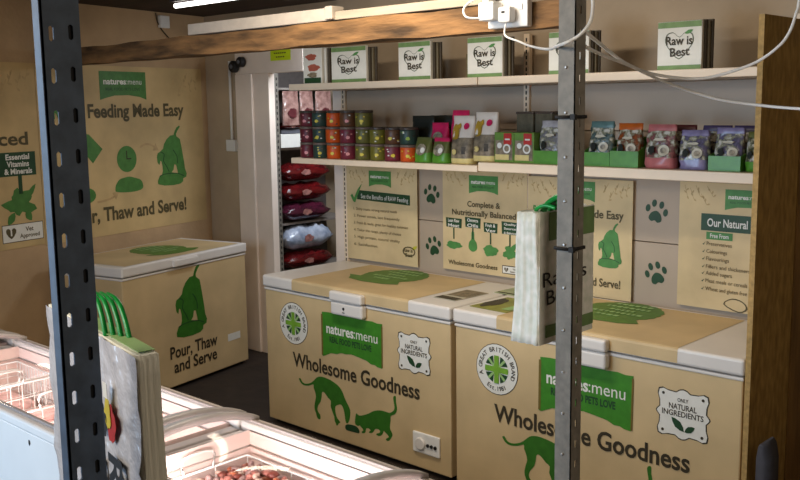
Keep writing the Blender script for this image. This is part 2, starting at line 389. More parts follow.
def scallop(x0, y0, x1, y1, k):
    w, h = x1-x0, y1-y0
    P = [(0, .14), (.02, .03), (.1, 0), (.2, .035), (.36, .045), (.43, -.01), (.5, -.03), (.57, -.01), (.64, .045), (.8, .035), (.9, 0), (.98, .03), (1, .14), (.965, .26), (.96, .4), (1.01, .46), (1.03, .5), (1.01, .54), (.96, .6), (.965, .74), (1, .86), (.98, .97), (.9, 1), (.8, .965), (.64, .955), (.57, 1.01), (.5, 1.03), (.43, 1.01), (.36, .955), (.2, .965), (.1, 1), (.02, .97), (0, .86), (.035, .74), (.04, .6), (-.01, .54), (-.03, .5), (-.01, .46), (.04, .4), (.035, .26)]
    return [(x0+w*(.5+(a-.5)*k), y0+h*(.5+(b-.5)*k)) for a, b in P]
def leaf(x, y, l, w, a):
    P = [(0, 0), (.2, .32), (.5, .5), (.8, .3), (1, 0), (.8, -.3), (.5, -.5), (.2, -.32)]
    return rot2([(x+px*l, y+py*w) for px, py in P], a, x, y)
def ingredients_badge(root, fr, x0, y0, x1, y1):
    w, h = x1-x0, y1-y0; c = (x0+x1)/2
    b = MB(WPRINT, INK).flat([scallop(x0, y0, x1, y1, 1.05)], fr, n0=.0008, m=1).flat([scallop(x0, y0, x1, y1, 1)], fr, n0=.0016, m=0).build('ingredients_badge', root)
    t = MB(INK)
    t.text('ONLY', fr, c, y0+h*.77, h*.075, w*.22, 'C', n0=.003, bold=.02); t.text('NATURAL', fr, c, y0+h*.60, h*.115, w*.56, 'C', n0=.003, bold=.02); t.text('INGREDIENTS', fr, c, y0+h*.45, h*.115, w*.84, 'C', n0=.003, bold=.02)
    for a in (.1, .9):
        for q in (.1, .9): t.flat([circ(x0+w*a, y0+h*q, w*.03, n=10)], fr, n0=.003)
    t.build('badge_lettering', b)
    MB(DGREEN).flat([leaf(c+w*.04, y0+h*.14, w*.36, h*.17, PI*.76)], fr, n0=.003).flat([leaf(c+w*.05, y0+h*.14, w*.24, h*.14, PI*.18)], fr, n0=.003).build('leaf_emblem', b)

def big_freezer(loc, label):
    w, d, h = 1.375, .625, .86
    root = tag(empty('chest_freezer', loc), label, 'freezer', 'two long printed chest freezers under the shelves')
    lid = freezer_shell(root, w, d, h, (.25, 1.12))
    lid_badge(root, .62, .42, .19, h+.001, 0)
    la = MB(WHITE); la.box(.585, -.05, .795, .825, -.01, .848, bev=.012, seg=3); la.box(.588, -.042, .722, .822, 0, .793, bev=.012, seg=3)
    la = la.build('latch', root)
    MB(BLACK).lathe([(.008, -.044), (.008, -.038)], (.69, 0, .762), n=12, axis='y').flat([rect(.68, .740, .70, .744)], XZ(0, -.042, 0)).build('keyhole', la)
    fr = XZ()
    sg = MB(GREEN, mat('sign_edge', s(112, 96, 40), .6)).flat([SIGN], fr, n0=.0016)
    sg.flat([stroke([(.476, .476), (.478, .70)], .012)], fr, n0=.0024, m=1).flat([stroke([(.924, .484), (.926, .70)], .008)], fr, n0=.0024, m=1)
    sg = sg.build('logo_sign', root)
    t = MB(WPRINT, DGREEN); t.text('natures', fr, .512, .604, .052, .208, bold=.025, n0=.003); t.text(':menu', fr, .722, .604, .052, .172, n0=.003)
    t.text('REAL FOOD PETS LOVE', fr, .535, .556, .030, .315, m=1, bold=.035, n0=.003); t.build('sign_lettering', sg)
    t = MB(INK); t.text('Wholesome Goodness', fr, .228, .372, .076, .950, bold=.022); t.build('slogan_lettering', root)
    MB(DOGG).flat([smooth(DOG, 2)], fr).build('dog_picture', root)
    MB(DOGG).flat([smooth(CAT, 2)], fr).build('cat_picture', root)
    MB(DGREEN).flat([smooth(BOWL, 2)], fr, n0=.0016).build('bowl_picture', root)
    heritage_badge(root, fr, .243, .612, .115)
    ingredients_badge(root, fr, 1.04, .505, 1.245, .690)
    cp = MB(WHITEP); cp.box(1.135, -.012, .105, 1.31, 0, .21, bev=.006); cp = cp.build('control_panel', root)
    k = MB(WHITE); k.lathe([(.032, -.012), (.032, -.02), (.026, -.024)], (1.19, 0, .155), n=20, axis='y').build('dial', cp)
    k = MB(BLACK)
    for i in range(3): k.lathe([(.009, -.013), (.009, -.018)], (1.238+i*.024, 0, .155), n=10, axis='y')
    k.build('indicator_lights', cp)
    return root
FA = big_freezer((0.006, 0, 0), 'long kraft-printed chest freezer beside the passage, its whole slogan in view')
FB = copy_tree(FA); FB.location = (1.412, 0, 0); FB['label'] = 'long kraft-printed chest freezer beside the tall chipboard panel'

rzC = math.atan2(CD.y, CD.x)
FC = tag(empty('chest_freezer', (-.834, -.411, 0), rzC), 'smaller kraft-printed chest freezer showing a seated dog, against the poster wall', 'freezer')
lid = freezer_shell(FC, 1.145, .60, .86, (.04, 1.09), False)
lid_badge(FC, .63, .31, .19, .861, 0)
MB(WHITE).box(.41, -.034, .80, .64, -.008, .845, bev=.008).build('latch', FC)
fr = XZ()
sit_dog(fr, .437, .322, .29, .462, DOGG, FC)
t = MB(INK); t.text('Pour, Thaw', fr, .37, .208, .076, .45, bold=.022); t.text('and Serve', fr, .40, .112, .076, .41, bold=.022); t.build('slogan_lettering', FC)
MB(WPRINT).flat([rect(.93, .2, 1.06, .25)], fr).build('rating_sticker', FC)

# ------------------------------------------------------------------ shelving bays against the back wall
SH = tag(empty('shelving_unit', (0, .67, 0)), 'cream slotted shelving unit on the back wall above the two long freezers', 'shelving')
for x in (0.0, 1.345, 2.69):
    u = MB(SHELF); u.box(x-.017, -.028, .02, x+.017, .0, 2.14, bev=.002); u = u.build('upright', SH)
    sl = MB(BLACK)
    for k in range(70): sl.flat([rect(x-.004, .10+k*.029, x+.004, .118+k*.029)], XZ(0, -.028, 0), n0=.0002, th=.0004)
    sl.build('upright_slots', u)
for x0, x1 in ((.018, 1.327), (1.363, 2.672)):
    for z0, z1 in ((.60, 1.148), (1.152, 1.66), (1.664, 1.884)):
        MB(PANEL).box(x0, -.012, z0, x1, 0, z1, bev=.002).build('back_panel', SH)
for (x0, x1, zl, zt) in ((-.03, 1.342, 1.473, 1.504), (1.348, 2.72, 1.478, 1.520)):
    tag(MB(SHELF).box(x0, -.42, zl, x1, -.03, zt, bev=.003).build('shelf', None, (0, .67, 0)), 'lower cream shelf of the bay ' + ('beside the passage, carrying round tubs' if x0 < 1 else 'next to the chipboard panel, thick front lip'), 'shelf', 'cream shelves over the freezers')
for (x0, x1) in ((-.03, 1.342), (1.348, 2.72)):
    tag(MB(SHELF).box(x0, -.42, 1.886, x1, -.03, 1.922, bev=.003).build('shelf', None, (0, .67, 0)), 'upper cream shelf of the bay ' + ('beside the passage' if x0 < 1 else 'next to the chipboard panel') + ', carrying white cards', 'shelf', 'cream shelves over the freezers')

# ------------------------------------------------------------------ posters on the back panels
def vine(mb, fr, x, y, sx, sy, k=1):
    """faint printed sprig in a poster corner"""
    for j in range(5):
        a = [(x+sx*(.012+.026*j+.006*t*(.5+.2*j))*k, y+sy*(.075-.012*j*(j % 2)-.012*t)*k) for t in range(5)]
        mb.flat([stroke(a, .0022*k)], fr, n0=.0012)
        for q, an in ((a[-1], -1.2+j*.5), (a[2], .6+j*.4), (a[3], 2.4-j*.3)): mb.flat([leaf(q[0], q[1], .017*k, .008*k, an)], fr, n0=.0012)
def poster(name_label, fr, w, h, paper, k=1, group='kraft posters under the lower shelf'):
    o = tag(empty('poster'), name_label, 'poster', group)
    MB(paper).flat([rect(0, 0, w, h)], fr, n0=0, th=.0015).build('sheet', o)
    for sx_, x_ in ((1, .012*k), (-1, w-.012*k)):
        v = MB(SPRIG); vine(v, fr, x_, h-.09*k, sx_, 1, k); v.build('sprig_print', o)
    return o
class Sub(Frame):
    def __init__(self, O, U, V): super().__init__(O, U, V); self.O = self.O+self.N*.0016
def place(fr): return Sub(fr.O, fr.U, fr.V)

YB = .640
# poster: benefits list
F1 = XZ(0.02, YB, .876); p = poster('kraft poster of numbered benefits with a large green tick, next to the passage', F1, .578, .566, KRAFT2); g = place(F1)
logo(g, .194, .446, .181, .094, p)
mb = MB(DGREEN); mb.flat([[(.10, .42), (.523, .41), (.523, .352), (.09, .364)]], g); b = mb.build('heading_strip', p)
MB(WPRINT).text('See the Benefits of RAW Feeding', g, .125, .373, .026, .385, rot=-.015, bold=.0).build('strip_lettering', b)
MB(PGREEN).flat([[(.035, .385), (.05, .395), (.066, .372), (.098, .425), (.135, .46), (.108, .41), (.075, .345), (.06, .348)]], g, n0=.002).build('tick_mark', p)
mb = MB(PINK_)
for st, v, wd in (('1. Shiny coats, strong natural teeth', .30, .36), ('2. Fewer stools, less frequently', .258, .38), ('3. Fresh & ready, great for healthy tummies', .215, .445), ('4. Tailor the range, plenty of choice', .172, .39), ('5. High protein, natural vitality', .13, .38), ('6. Satisfaction', .085, .195)):
    mb.text(st, g, .06, v, .016, wd)
mb.build('list_lettering', p)
mb = MB(PINK_); mb.flat([circ(.51, .085, .05, .03, n=14), circ(.51, .085, .042, .023, n=14)], g); mb.text('Raw is', g, .505, .083, .02, .07, 'C', bold=.03); mb.text('Best', g, .51, .055, .02, .055, 'C', bold=.03); mb.build('stamp_lettering', p)
MB(mat('stamp_yellow', s(196, 190, 60), .6)).flat([leaf(.535, .10, .045, .02, .5)], g).build('stamp_leaf', p)

# plant / vegetable silhouettes
def blob(cx, cy, rx, ry, seed, n=26, amp=.16):
    r = random.Random(seed); ph = [r.random()*6 for _ in range(3)]
    out = []
    for i in range(n):
        t = 2*PI*i/n; q = 1+amp*.5*math.sin(3*t+ph[0])+amp*.5*math.sin(5*t+ph[1])+amp*.35*math.sin(9*t+ph[2])
        out.append((cx+rx*q*math.cos(t), cy+ry*q*math.sin(t)))
    return out
def balanced(p, g, x0, w, y0, h, big=False):
    """'Complete & Nutritionally Balanced' artwork, laid out in fractions of the sheet"""
    X = lambda q: x0+q*w
    Y = lambda q: y0+q*h
    mb = MB(PINK_); mb.text('Complete &', g, X(.505), Y(.632), h*.052, w*.39, 'C', bold=.02); mb.text('Nutritionally Balanced', g, X(.5), Y(.545), h*.052, w*.76, 'C', bold=.02)
    mb.text('Wholesome Goodness', g, X(.07), Y(.055), h*.042, w*.60, bold=.02); mb.build('poster_lettering', p)
    signs = ((.04, .415, .20, .095, ('Lean Raw', 'Meat')), (.28, .43, .19, .10, ('Omega', 'Oils')), (.505, .40, .165, .095, ('Fruit &', 'Veg')), (.715, .40, .195, .12, ('Quality', 'Source', '& Balance')))
    if big: signs = signs[:3]+((.56, .40, .165, .12, ('Quality',)), (.775, .395, .19, .13, ('Essential', 'Vitamins', '& Minerals')))
    for i, (a, b, sw, sh, tx) in enumerate(signs):
        mb = MB(DGREEN); mb.flat([[(X(a), Y(b+sh)), (X(a+sw), Y(b+sh-.004)), (X(a+sw-.004), Y(b)), (X(a+.006), Y(b+.004))]], g, n0=.0012)
        c = a+sw*.5; mb.flat([rect(X(c-.008), Y(b-.11), X(c+.008), Y(b))], g, n0=.0012); o = mb.build('sign_board', p)
        t = MB(WPRINT)
        for j, q in enumerate(tx): t.text(q, g, X(c), Y(b+sh-sh*(j+.85)/len(tx)), h*.075/len(tx)*.8, w*sw*.7, 'C', n0=.0028, bold=.02)
        t.build('sign_lettering', o)
        cy = b-.17
        if i == 0: P = [blob(X(c), Y(cy), w*.095, h*.036, 3)]
        elif i == 1: P = [smooth([(X(c-.05), Y(cy-.03)), (X(c-.045), Y(cy+.03)), (X(c-.02), Y(cy+.06)), (X(c-.015), Y(cy+.13)), (X(c+.015), Y(cy+.13)), (X(c+.02), Y(cy+.06)), (X(c+.045), Y(cy+.03)), (X(c+.05), Y(cy-.03)), (X(c), Y(cy-.06))], 3)]
        elif i == 2: P = [blob(X(c), Y(cy), w*.085, h*.052, 8)]
        else: P = [blob(X(c), Y(cy), w*.075, h*.06, 11, amp=.3), leaf(X(c), Y(cy), w*.12, h*.05, .9)]
        MB(PGREEN).flat(P[:1], g).build('food_picture', p)
        if len(P) > 1: MB(PGREEN).flat(P[1:], g, n0=.0015).build('food_picture', p)
def vet_plate(p, g, u0, v0, u1, v1):
    mb = MB(WPRINT, INK); mb.flat([rect(u0-.004, v0-.004, u1+.004, v1+.004)], g, n0=.0006, m=1); mb.flat([rect(u0, v0, u1, v1)], g, n0=.0014); b = mb.build('approval_plate', p)
    w, h = u1-u0, v1-v0; c = u0+w*.2; m = v0+h*.5
    t = MB(PINK_); t.flat([smooth([(c, m-h*.32), (c-h*.34, m+h*.05), (c-h*.3, m+h*.28), (c-h*.12, m+h*.3), (c, m+h*.14), (c+h*.12, m+h*.3), (c+h*.3, m+h*.28), (c+h*.34, m+h*.05)], 2)], g, n0=.0028)
    t.text('Vet', g, u0+w*.66, v0+h*.55, h*.26, w*.2, 'C', n0=.0028, bold=.02); t.text('Approved', g, u0+w*.66, v0+h*.18, h*.24, w*.5, 'C', n0=.0028, bold=.02); t.build('plate_lettering', b)
    MB(WPRINT).flat([rect(c-.05*h, m-.14*h, c+.05*h, m+.18*h)], g, n0=.0042).build('plate_cross', b)
F2 = XZ(.789, YB, .893); p = poster('kraft poster headed Complete and Nutritionally Balanced under the lower shelf', F2, .567, .566, KRAFT2); g = place(F2)
logo(g, .187, .429, .195, .098, p)
balanced(p, g, 0, .567, 0, .566)
vet_plate(p, g, .415, .022, .53, .058)

F3 = XZ(1.362, YB, .858); p = poster('kraft poster with a feeding dog, half hidden behind the hanging bags', F3, .597, .574, KRAFT2); g = place(F3)
logo(g, .20, .462, .193, .098, p)
mb = MB(PINK_, PGREEN); mb.text('RAW', g, .035, .388, .038, .095, m=1, bold=.03); mb.text('Feeding Made Easy', g, .15, .388, .038, .402, bold=.02); mb.text('Pour, Thaw and Serve!', g, .11, .056, .038, .43, bold=.02); mb.build('poster_lettering', p)
sit_dog(g, .415, .150, .13, .22, PGREEN, p)
MB(PGREEN).flat([circ(.27, .29, .035)], g).flat([smooth([(.22, .17), (.23, .21), (.27, .22), (.31, .21), (.325, .17), (.27, .155)], 3)], g).build('food_picture', p)
F4 = XZ(2.193, YB, .880); p = poster('kraft poster headed Our Natural, cut off by the chipboard panel', F4, .47, .562, KRAFT2); g = place(F4)
logo(g, .213, .446, .185, .09, p)
mb = MB(DGREEN); mb.flat([rect(.106, .350, .46, .425)], g); b = mb.build('heading_strip', p); MB(WPRINT).text('Our Natural Promise', g, .135, .370, .034, .315, bold=.02).build('strip_lettering', b)
mb = MB(PGREEN); mb.flat([rect(.132, .312, .252, .345)], g); b = mb.build('heading_strip', p); MB(WPRINT).text('Free From', g, .15, .32, .018, .085, bold=.02).build('strip_lettering', b)
mb = MB(PINK_); tk = MB(DGREEN)
for st, v, wd in (('Preservatives', .285, .115), ('Colourings', .251, .095), ('Flavourings', .218, .105), ('Fillers and thickeners', .183, .20), ('Added sugars', .153, .12), ('Meat meals or cereals', .119, .19), ('Wheat and gluten free', .083, .19)):
    mb.text(st, g, .135, v, .017, wd, rot=-.02); tk.flat([[(.115, v+.006), (.12, v), (.13, v+.016), (.12, v+.006)]], g)
mb.build('list_lettering', p); tk.build('tick_mark', p)
MB(PINK_).flat([smooth([(.22, .03), (.26, .06), (.31, .05), (.33, .02), (.29, .0)], 3), smooth([(.226, .031), (.26, .055), (.306, .047), (.322, .022), (.29, .005)], 3)], g).build('animal_sketch', p)
# paw stickers on the bare panels
def paw(fr, cx, cy, r, a, label):
    P = [smooth(rot2([(cx-.6*r, cy-.62*r), (cx-.45*r, cy-.15*r), (cx, cy+.12*r), (cx+.45*r, cy-.15*r), (cx+.6*r, cy-.62*r), (cx+.3*r, cy-.85*r), (cx, cy-.72*r), (cx-.3*r, cy-.85*r)], a, cx, cy), 3)]
    for t, q in ((-.82, .18), (-.34, .72), (.34, .72), (.82, .18)):
        P.append(rot2(circ(cx+t*r, cy+q*r-.02*r, .22*r, .32*r, n=12), a, cx, cy))
    mb = MB(DGREEN)
    for q in P: mb.flat([q], fr)
    tag(mb.build('paw_sticker'), label, 'sticker')
pf = XZ(0, .658, 0)
paw(pf, .69, 1.297, .056, -.15, 'green paw print between two kraft posters, upper of its pair near the benefits list')
paw(pf, .702, 1.005, .056, .25, 'green paw print low between the benefits poster and the balanced-food poster')
paw(pf, 2.07, 1.292, .055, -.2, 'green paw print on the upper pale panel beside the feeding poster')
paw(pf, 2.077, 1.004, .055, .3, 'green paw print on the lower pale panel beside the Our Natural poster')

# ------------------------------------------------------------------ large posters on the left wall
def WF(s0, z): return Frame(LB+CD*s0+CN*.002+Vector((0, 0, z)), CD, (0, 0, 1))
FW = WF(-1.115, .952); WW, WH = 1.50, 1.13
p = poster('large kraft feeding poster with clock, bowl and seated dog on the wall', FW, WW, WH, KRAFTD, 2, 'large kraft posters on the wall'); g = place(FW)
o = 1.115
logo(g, o-.607, .905, .42, .19, p, WGREEN)
mb = MB(PINK_, WGREEN); mb.text('RAW', g, o-1.0, .79, .085, .22, m=1, bold=.03); mb.text('Feeding Made Easy', g, o-.72, .79, .085, .90, bold=.03)
mb.text('Pour, Thaw and Serve!', g, o-.92, .10, .088, 1.085, bold=.03); mb.build('poster_lettering', p)
mb = MB(WGREEN, INK); mb.flat([circ(o-.40, .503, .09)], g); mb.flat([rect(o-.404, .50, o-.396, .56)], g, n0=.002, m=1).flat([rect(o-.40, .50, o-.36, .508)], g, n0=.002, m=1).build('clock_picture', p)
FBW = [(-.518,1.251),(-.512,1.282),(-.479,1.318),(-.436,1.328),(-.384,1.333),(-.332,1.32),(-.28,1.303),(-.26,1.262),(-.276,1.237),(-.348,1.226),(-.452,1.229),(-.511,1.238)]
MB(WGREEN).flat([smooth([(o+x, y-.952) for x, y in FBW], 3)], g).build('bowl_picture', p)
sit_dog(g, o-.115, .288, .30, .43, WGREEN, p)
MB(WGREEN).flat([[(o-.80, .70), (o-.72, .68), (o-.612, .581), (o-.70, .49), (o-.80, .60)]], g).build('packet_picture', p)
MB(WGREEN).flat([circ(o-.76, .28, .07, .05, n=16)], g).build('packet_picture', p)
a = MB(BROWNL)
for P in ([(-.272, 1.53), (-.218, 1.548), (-.16, 1.54), (-.12, 1.515)], [(-.68, 1.183), (-.606, 1.189), (-.547, 1.202), (-.515, 1.22)]):
    P = [(o+x, y-.952) for x, y in P]; a.flat([stroke(smooth(P, 4, False), .014)], g)
    e = Vector(P[-1]); d = (e-Vector(P[-2])).normalized(); n = Vector((-d.y, d.x)); a.flat([[tuple(e+d*.03), tuple(e-d*.02+n*.03), tuple(e-d*.02-n*.03)]], g, n0=.0015)
a.build('arrow_print', p)
FW2 = WF(-2.62, .962); p = poster('large kraft balanced-food poster beyond the dark slotted post', FW2, 1.50, 1.12, KRAFTD, 2, 'large kraft posters on the wall'); g = place(FW2)
o = 2.62
logo(g, .5, .88, .42, .19, p, WGREEN)
mb = MB(PINK_); mb.text('Complete &', g, .75, .735, .08, .5, 'C', bold=.03); mb.text('Nutritionally Balanced', g, .05, .628, .075, 1.37, bold=.025); mb.text('Wholesome Goodness', g, .1, .06, .07, .8, bold=.02); mb.build('poster_lettering', p)
mb = MB(DGREEN); mb.flat([rect(o-1.43, .44, o-1.155, .584)], g); mb.flat([rect(o-1.29, .33, o-1.262, .44)], g); b = mb.build('sign_board', p)
t = MB(WPRINT)
for st, v, wd in (('Essential', .54, .17), ('Vitamins', .497, .16), ('& Minerals', .453, .20)): t.text(st, g, o-1.285, v, .032, wd, 'C', n0=.003, bold=.03)
t.build('sign_lettering', b)
MB(WGREEN).flat([blob(o-1.285, .275, .10, .075, 5, amp=.35)], g).flat([leaf(o-1.24, .29, .12, .035, .9)], g, n0=.0014).flat([leaf(o-1.33, .22, .09, .05, -2.2)], g, n0=.0018).flat([leaf(o-1.25, .22, .07, .05, -1.0)], g, n0=.0022).build('food_picture', p)
for i, c in enumerate((.15, .5, .85)):
    mb = MB(DGREEN); mb.flat([rect(c-.13, .44, c+.13, .58)], g); mb.flat([rect(c-.014, .33, c+.014, .44)], g); mb.build('sign_board', p); MB(WGREEN).flat([blob(c, .27, .1, .06, 20+i)], g).build('food_picture', p)
vet_plate(p, g, o-1.425, .043, o-1.135, .145)

# ------------------------------------------------------------------ goods on the lower shelf
TZ1, TZ2 = 1.5045, 1.5205
def tub_mesh():
    b = MB(None); return b
def tub(x, y, z, body, lidm, patch, label):
    r, h = .0505, .089
    o = MB(body).lathe([(r*.90, 0), (r*.97, .004), (r*.98, h*.80), (r*.95, h*.84)], n=22).build('food_tub', None, (x, y, z))
    tag(o, label, 'tub', 'stacked round food tubs on the lower shelf')
    MB(lidm).lathe([(r*.97, h*.83), (r*1.0, h*.85), (r*1.0, h*.97), (r*.94, h*.995), (r*.90, h*.985)], n=22).build('lid', o)
    rng = random.Random(int(x*1000)+int(z*1000))
    mb = MB(patch, WPRINT, lidm)
    def wr(u, v, n, R=r*.985): return Vector(((R+n)*math.sin(u/R+.5), -(R+n)*math.cos(u/R+.5), v))
    q = rng.uniform(-.012, .012)
    mb.flat([blob(q, h*.34, .011, .009, int(x*900)+int(z*70), n=10)], None, n0=.0022, warp=wr)
    for _ in range(4):
        a, b = rng.uniform(-.036, .036), rng.uniform(.12, .74)*h
        mb.flat([rect(a-.005, b-.003, a+.005, b+.003)], None, n0=.0012, m=rng.choice((1, 2, 0)), warp=wr)
    mb.build('label_print', o)
    return o
TC = dict(maroon=colm('tub_maroon', 104, 36, 48), teal=colm('tub_teal', 44, 68, 60), orange=colm('tub_orange', 206, 84, 26), plum=colm('tub_plum', 118, 42, 56), olive=colm('tub_olive', 100, 98, 46), moss=colm('tub_moss', 112, 106, 38), brown=colm('tub_brown', 96, 62, 40))
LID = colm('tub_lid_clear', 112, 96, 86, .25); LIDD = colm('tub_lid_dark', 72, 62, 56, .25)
YEL = colm('label_yellow', 216, 196, 60); PNK = colm('label_pink', 226, 150, 150); LMG = colm('label_lime', 150, 180, 70)
cols = [('maroon', .047, 3, PNK), ('teal', .155, 3, YEL), ('orange', .267, 3, YEL), ('plum', .380, 3, PNK), ('olive', .502, 3, YEL), ('moss', .614, 2, YEL), ('plum', .725, 2, YEL), ('teal', .835, 2, LMG)]
ordn = ['first', 'second', 'third', 'fourth', 'fifth', 'sixth', 'seventh', 'eighth']
lev = {3: ['bottom', 'middle', 'topmost'], 2: ['bottom', 'topmost']}
for i, (c, x, n, pt) in enumerate(cols):
    for k in range(n):
        cc = c
        if c == 'plum' and k == n-1: cc = 'brown'
        if i == 7 and k == 0: cc = 'orange'
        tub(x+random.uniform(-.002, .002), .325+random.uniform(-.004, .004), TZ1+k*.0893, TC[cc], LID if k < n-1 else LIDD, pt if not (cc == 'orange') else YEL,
            f'{cc} food tub, {lev[n][k]} one in the {ordn[i]} column counted from the passage')

def pouch(name, label, cat, x, y, z, w, h, d, mats_lv, group=None, rz=0, top=.004, seal=.12, neck=.94, crinkle=.004, seed=1):
    """stand-up bag: rounded foot, flat crimped top; mats_lv = [(fraction, material)...] from the foot upwards"""
    r = random.Random(seed); n = 18; rings = []; ms = []
    lv = [0, .03, .12, .25, .4, .55, .7, 1-seal*1.3, 1-seal, 1]
    for i, t in enumerate(lv):
        hw = w/2*(1-(1-neck)*t*t); dd = max(top, d/2*(1.0 if t < .25 else max(0, 1-((t-.25)/.70)**1.5)))*(0.9 if i == 0 else 1)
        ring = []
        for k in range(n):
            a = 2*PI*k/n; cx = abs(math.cos(a))**.55*(1 if math.cos(a) > 0 else -1); sy = abs(math.sin(a))**.75*(1 if math.sin(a) > 0 else -1)
            j = crinkle*r.uniform(-1, 1)*(0 if i < 2 else 1)
            ring.append((hw*cx+j*.4, dd*sy+j*(.7 if dd > .01 else .25), h*t+(j*.3 if i < 9 else 0)))
        rings.append(ring)
    mb = MB(); 
    for t in lv[:-1]:
        for fr_, m_ in mats_lv:
            if t < fr_: ms.append(mb.mi(m_)); break
    mb.loft(rings, 0)
    mb.bm.faces.ensure_lookup_table()
    for i in range(len(lv)-1):
        for k in range(n): mb.bm.faces[i*n+k].material_index = ms[i]
    o = mb.build(name, None, (x, y, z), rz)
    tag(o, label, cat, group)
    def front(u, v, nn=0):
        t = max(0, min(1, v/h)); dd = max(top, d/2*(1.0 if t < .25 else max(0, 1-((t-.25)/.70)**1.5)))
        e = min(1, abs(u)/(w/2)); return Vector((u, -dd*(1-.75*e**3)-.0045-nn, v))
    return o, front
G1 = 'treat packets on the lower shelf'
BG = colm('packet_green', 84, 142, 44, .35); OLV = colm('packet_olive', 96, 100, 52, .35); MAG = colm('packet_magenta', 206, 40, 92, .3); BLK = colm('packet_black', 38, 42, 38, .35)
PHOTO = colm('packet_photo', 150, 140, 120, .4, .5, scale=60); GRY = colm('packet_silver', 178, 174, 178, .25, .2, scale=40, bump=.3)
# dark bags lying behind the tubs
for j, (x, z) in enumerate(((.80, 0), (.86, .0))):
    o, f = pouch('treat_bag', ('dark treat bag standing behind the last column of tubs', 'dark treat bag leaning between the tubs and the green packets')[j], 'bag', x+.03, .44+.085*j, TZ1, .16, .235, .07, [(1, BLK)], 'dark bags behind the tubs', .1*j, seed=40+j)
# two rows of green and magenta packets
for j, (x, y, h) in enumerate(((.948, .315, .128), (1.067, .315, .128))):
    o, f = pouch('treat_packet', ('small green-footed packet beside the orange tub', 'small green-footed packet beside the first white pouch')[j], 'packet', x, y, TZ1, .108, h, .07, [(.30, BG), (.75, OLV), (1, OLV if j == 0 else MAG)], G1, seed=50+j)
    mb = MB(PHOTO, WPRINT, MAG); mb.flat([smooth(circ(0, h*.52, .034, .03, n=10), 1)], None, n0=.001, warp=f); mb.flat([circ(.015, h*.5, .014, n=12)], None, n0=.003, m=1, warp=f); mb.build('front_print', o)
for j, (x, y, h) in enumerate(((.975, .41, .20), (1.095, .43, .262))):
    o, f = pouch('treat_packet', ('magenta-topped packet in the second row behind green packets', 'tall magenta packet rising behind the small green packets')[j], 'packet', x, y, TZ1, .115, h, .08, [(.35, OLV), (1, MAG)], G1, seed=55+j)
    mb = MB(PHOTO, WPRINT); mb.flat([circ(0, h*.62, .035, .03, n=12)], None, n0=.001, warp=f); mb.build('front_print', o)
# white pouches with an ochre dog
WP = colm('pouch_white', 226, 214, 200, .4, .05); OCH = colm('ochre_print', 176, 140, 40, .5); DRK = colm('dark_print', 64, 56, 44, .5, .5, scale=50); CRM = colm('cream_base', 214, 196, 130, .5); TAUPE = colm('taupe_print', 132, 118, 96, .5, .4, scale=40)
for j, x in enumerate((1.199, 1.340)):
    o, f = pouch('dog_food_pouch', ('white dog food pouch with ochre dog, next to the magenta packets', 'white dog food pouch with ochre dog, next to the red-flashed cartons')[j], 'pouch', x, .335, TZ2+.001 if j else TZ1, .138, .236, .10, [(.10, CRM), (.5, TAUPE), (1, WP)], 'white dog food pouches', top=.012, seal=.10, neck=.97, crinkle=.002, seed=60+j)
    mb = MB(OCH, MAG, DRK, WPRINT, CRM)
    mb.flat([smooth([(-.055, .125), (-.058, .17), (-.045, .195), (-.03, .19), (-.012, .20), (-.004, .18), (-.012, .168), (-.012, .125)], 3)], None, n0=.002, warp=f)
    mb.flat([circ(.028, .185, .016, n=16)], None, n0=.003, m=1, warp=f)
    mb.flat([rect(-.062, .098, .062, .118)], None, n0=.002, m=2, warp=f); mb.flat([rect(.02, .05, .055, .085)], None, n0=.002, m=2, warp=f); mb.flat([circ(-.03, .06, .02, .014, n=10)], None, n0=.002, m=4, warp=f)
    mb.build('front_print', o)
# two printed cartons and the clear boxes behind
RED = colm('carton_red', 186, 40, 30, .45); CGR = colm('carton_green', 104, 142, 52, .45)
for j, x in enumerate((1.4645, 1.5795)):
    z = TZ2
    o = tag(MB(CGR).box(-.0565, 0, 0, .0565, .06, .142, bev=.003).build('treat_carton', None, (x, .30, z)), ('green treat carton with red flash against the white pouches', 'green treat carton with red flash beside the foil packet')[j], 'carton', 'green treat cartons')
    fr = XZ(); mb = MB(PHOTO, RED, WPRINT, CRM, TAUPE); mb.flat([rect(-.05, .012, .05, .105)], fr, m=4); mb.flat([rect(0, .085, .045, .138)], fr, n0=.0018, m=1); mb.flat([rect(-.05, .012, .03, .038)], fr, n0=.0018, m=3)
    mb.flat([circ(.018, .066, .022, n=18), circ(.018, .066, .014, n=18)], fr, n0=.0026, m=2); mb.flat([circ(-.025, .08, .014, n=10)], fr, n0=.0018, m=2)
    mb.flat([rect(.008, .106, .036, .113)], fr, n0=.003, m=2); mb.build('front_print', o)
CLR = colm('dark_clear_box', 92, 88, 74, .15, .2, scale=30)
for j, x in enumerate((1.475, 1.583)):
    o = tag(MB(CLR).box(-.05, 0, 0, .05, .11, .235, bev=.01).build('clear_treat_tub', None, (x+.035, .40, TZ2)), ('smoky clear treat box behind the carton near the pouches', 'smoky clear treat box behind the carton near the foil packet')[j], 'box', 'smoky boxes behind the cartons')
    MB(LIDD).box(-.051, -.001, .225, .051, .111, .237, bev=.004).build('lid', o)
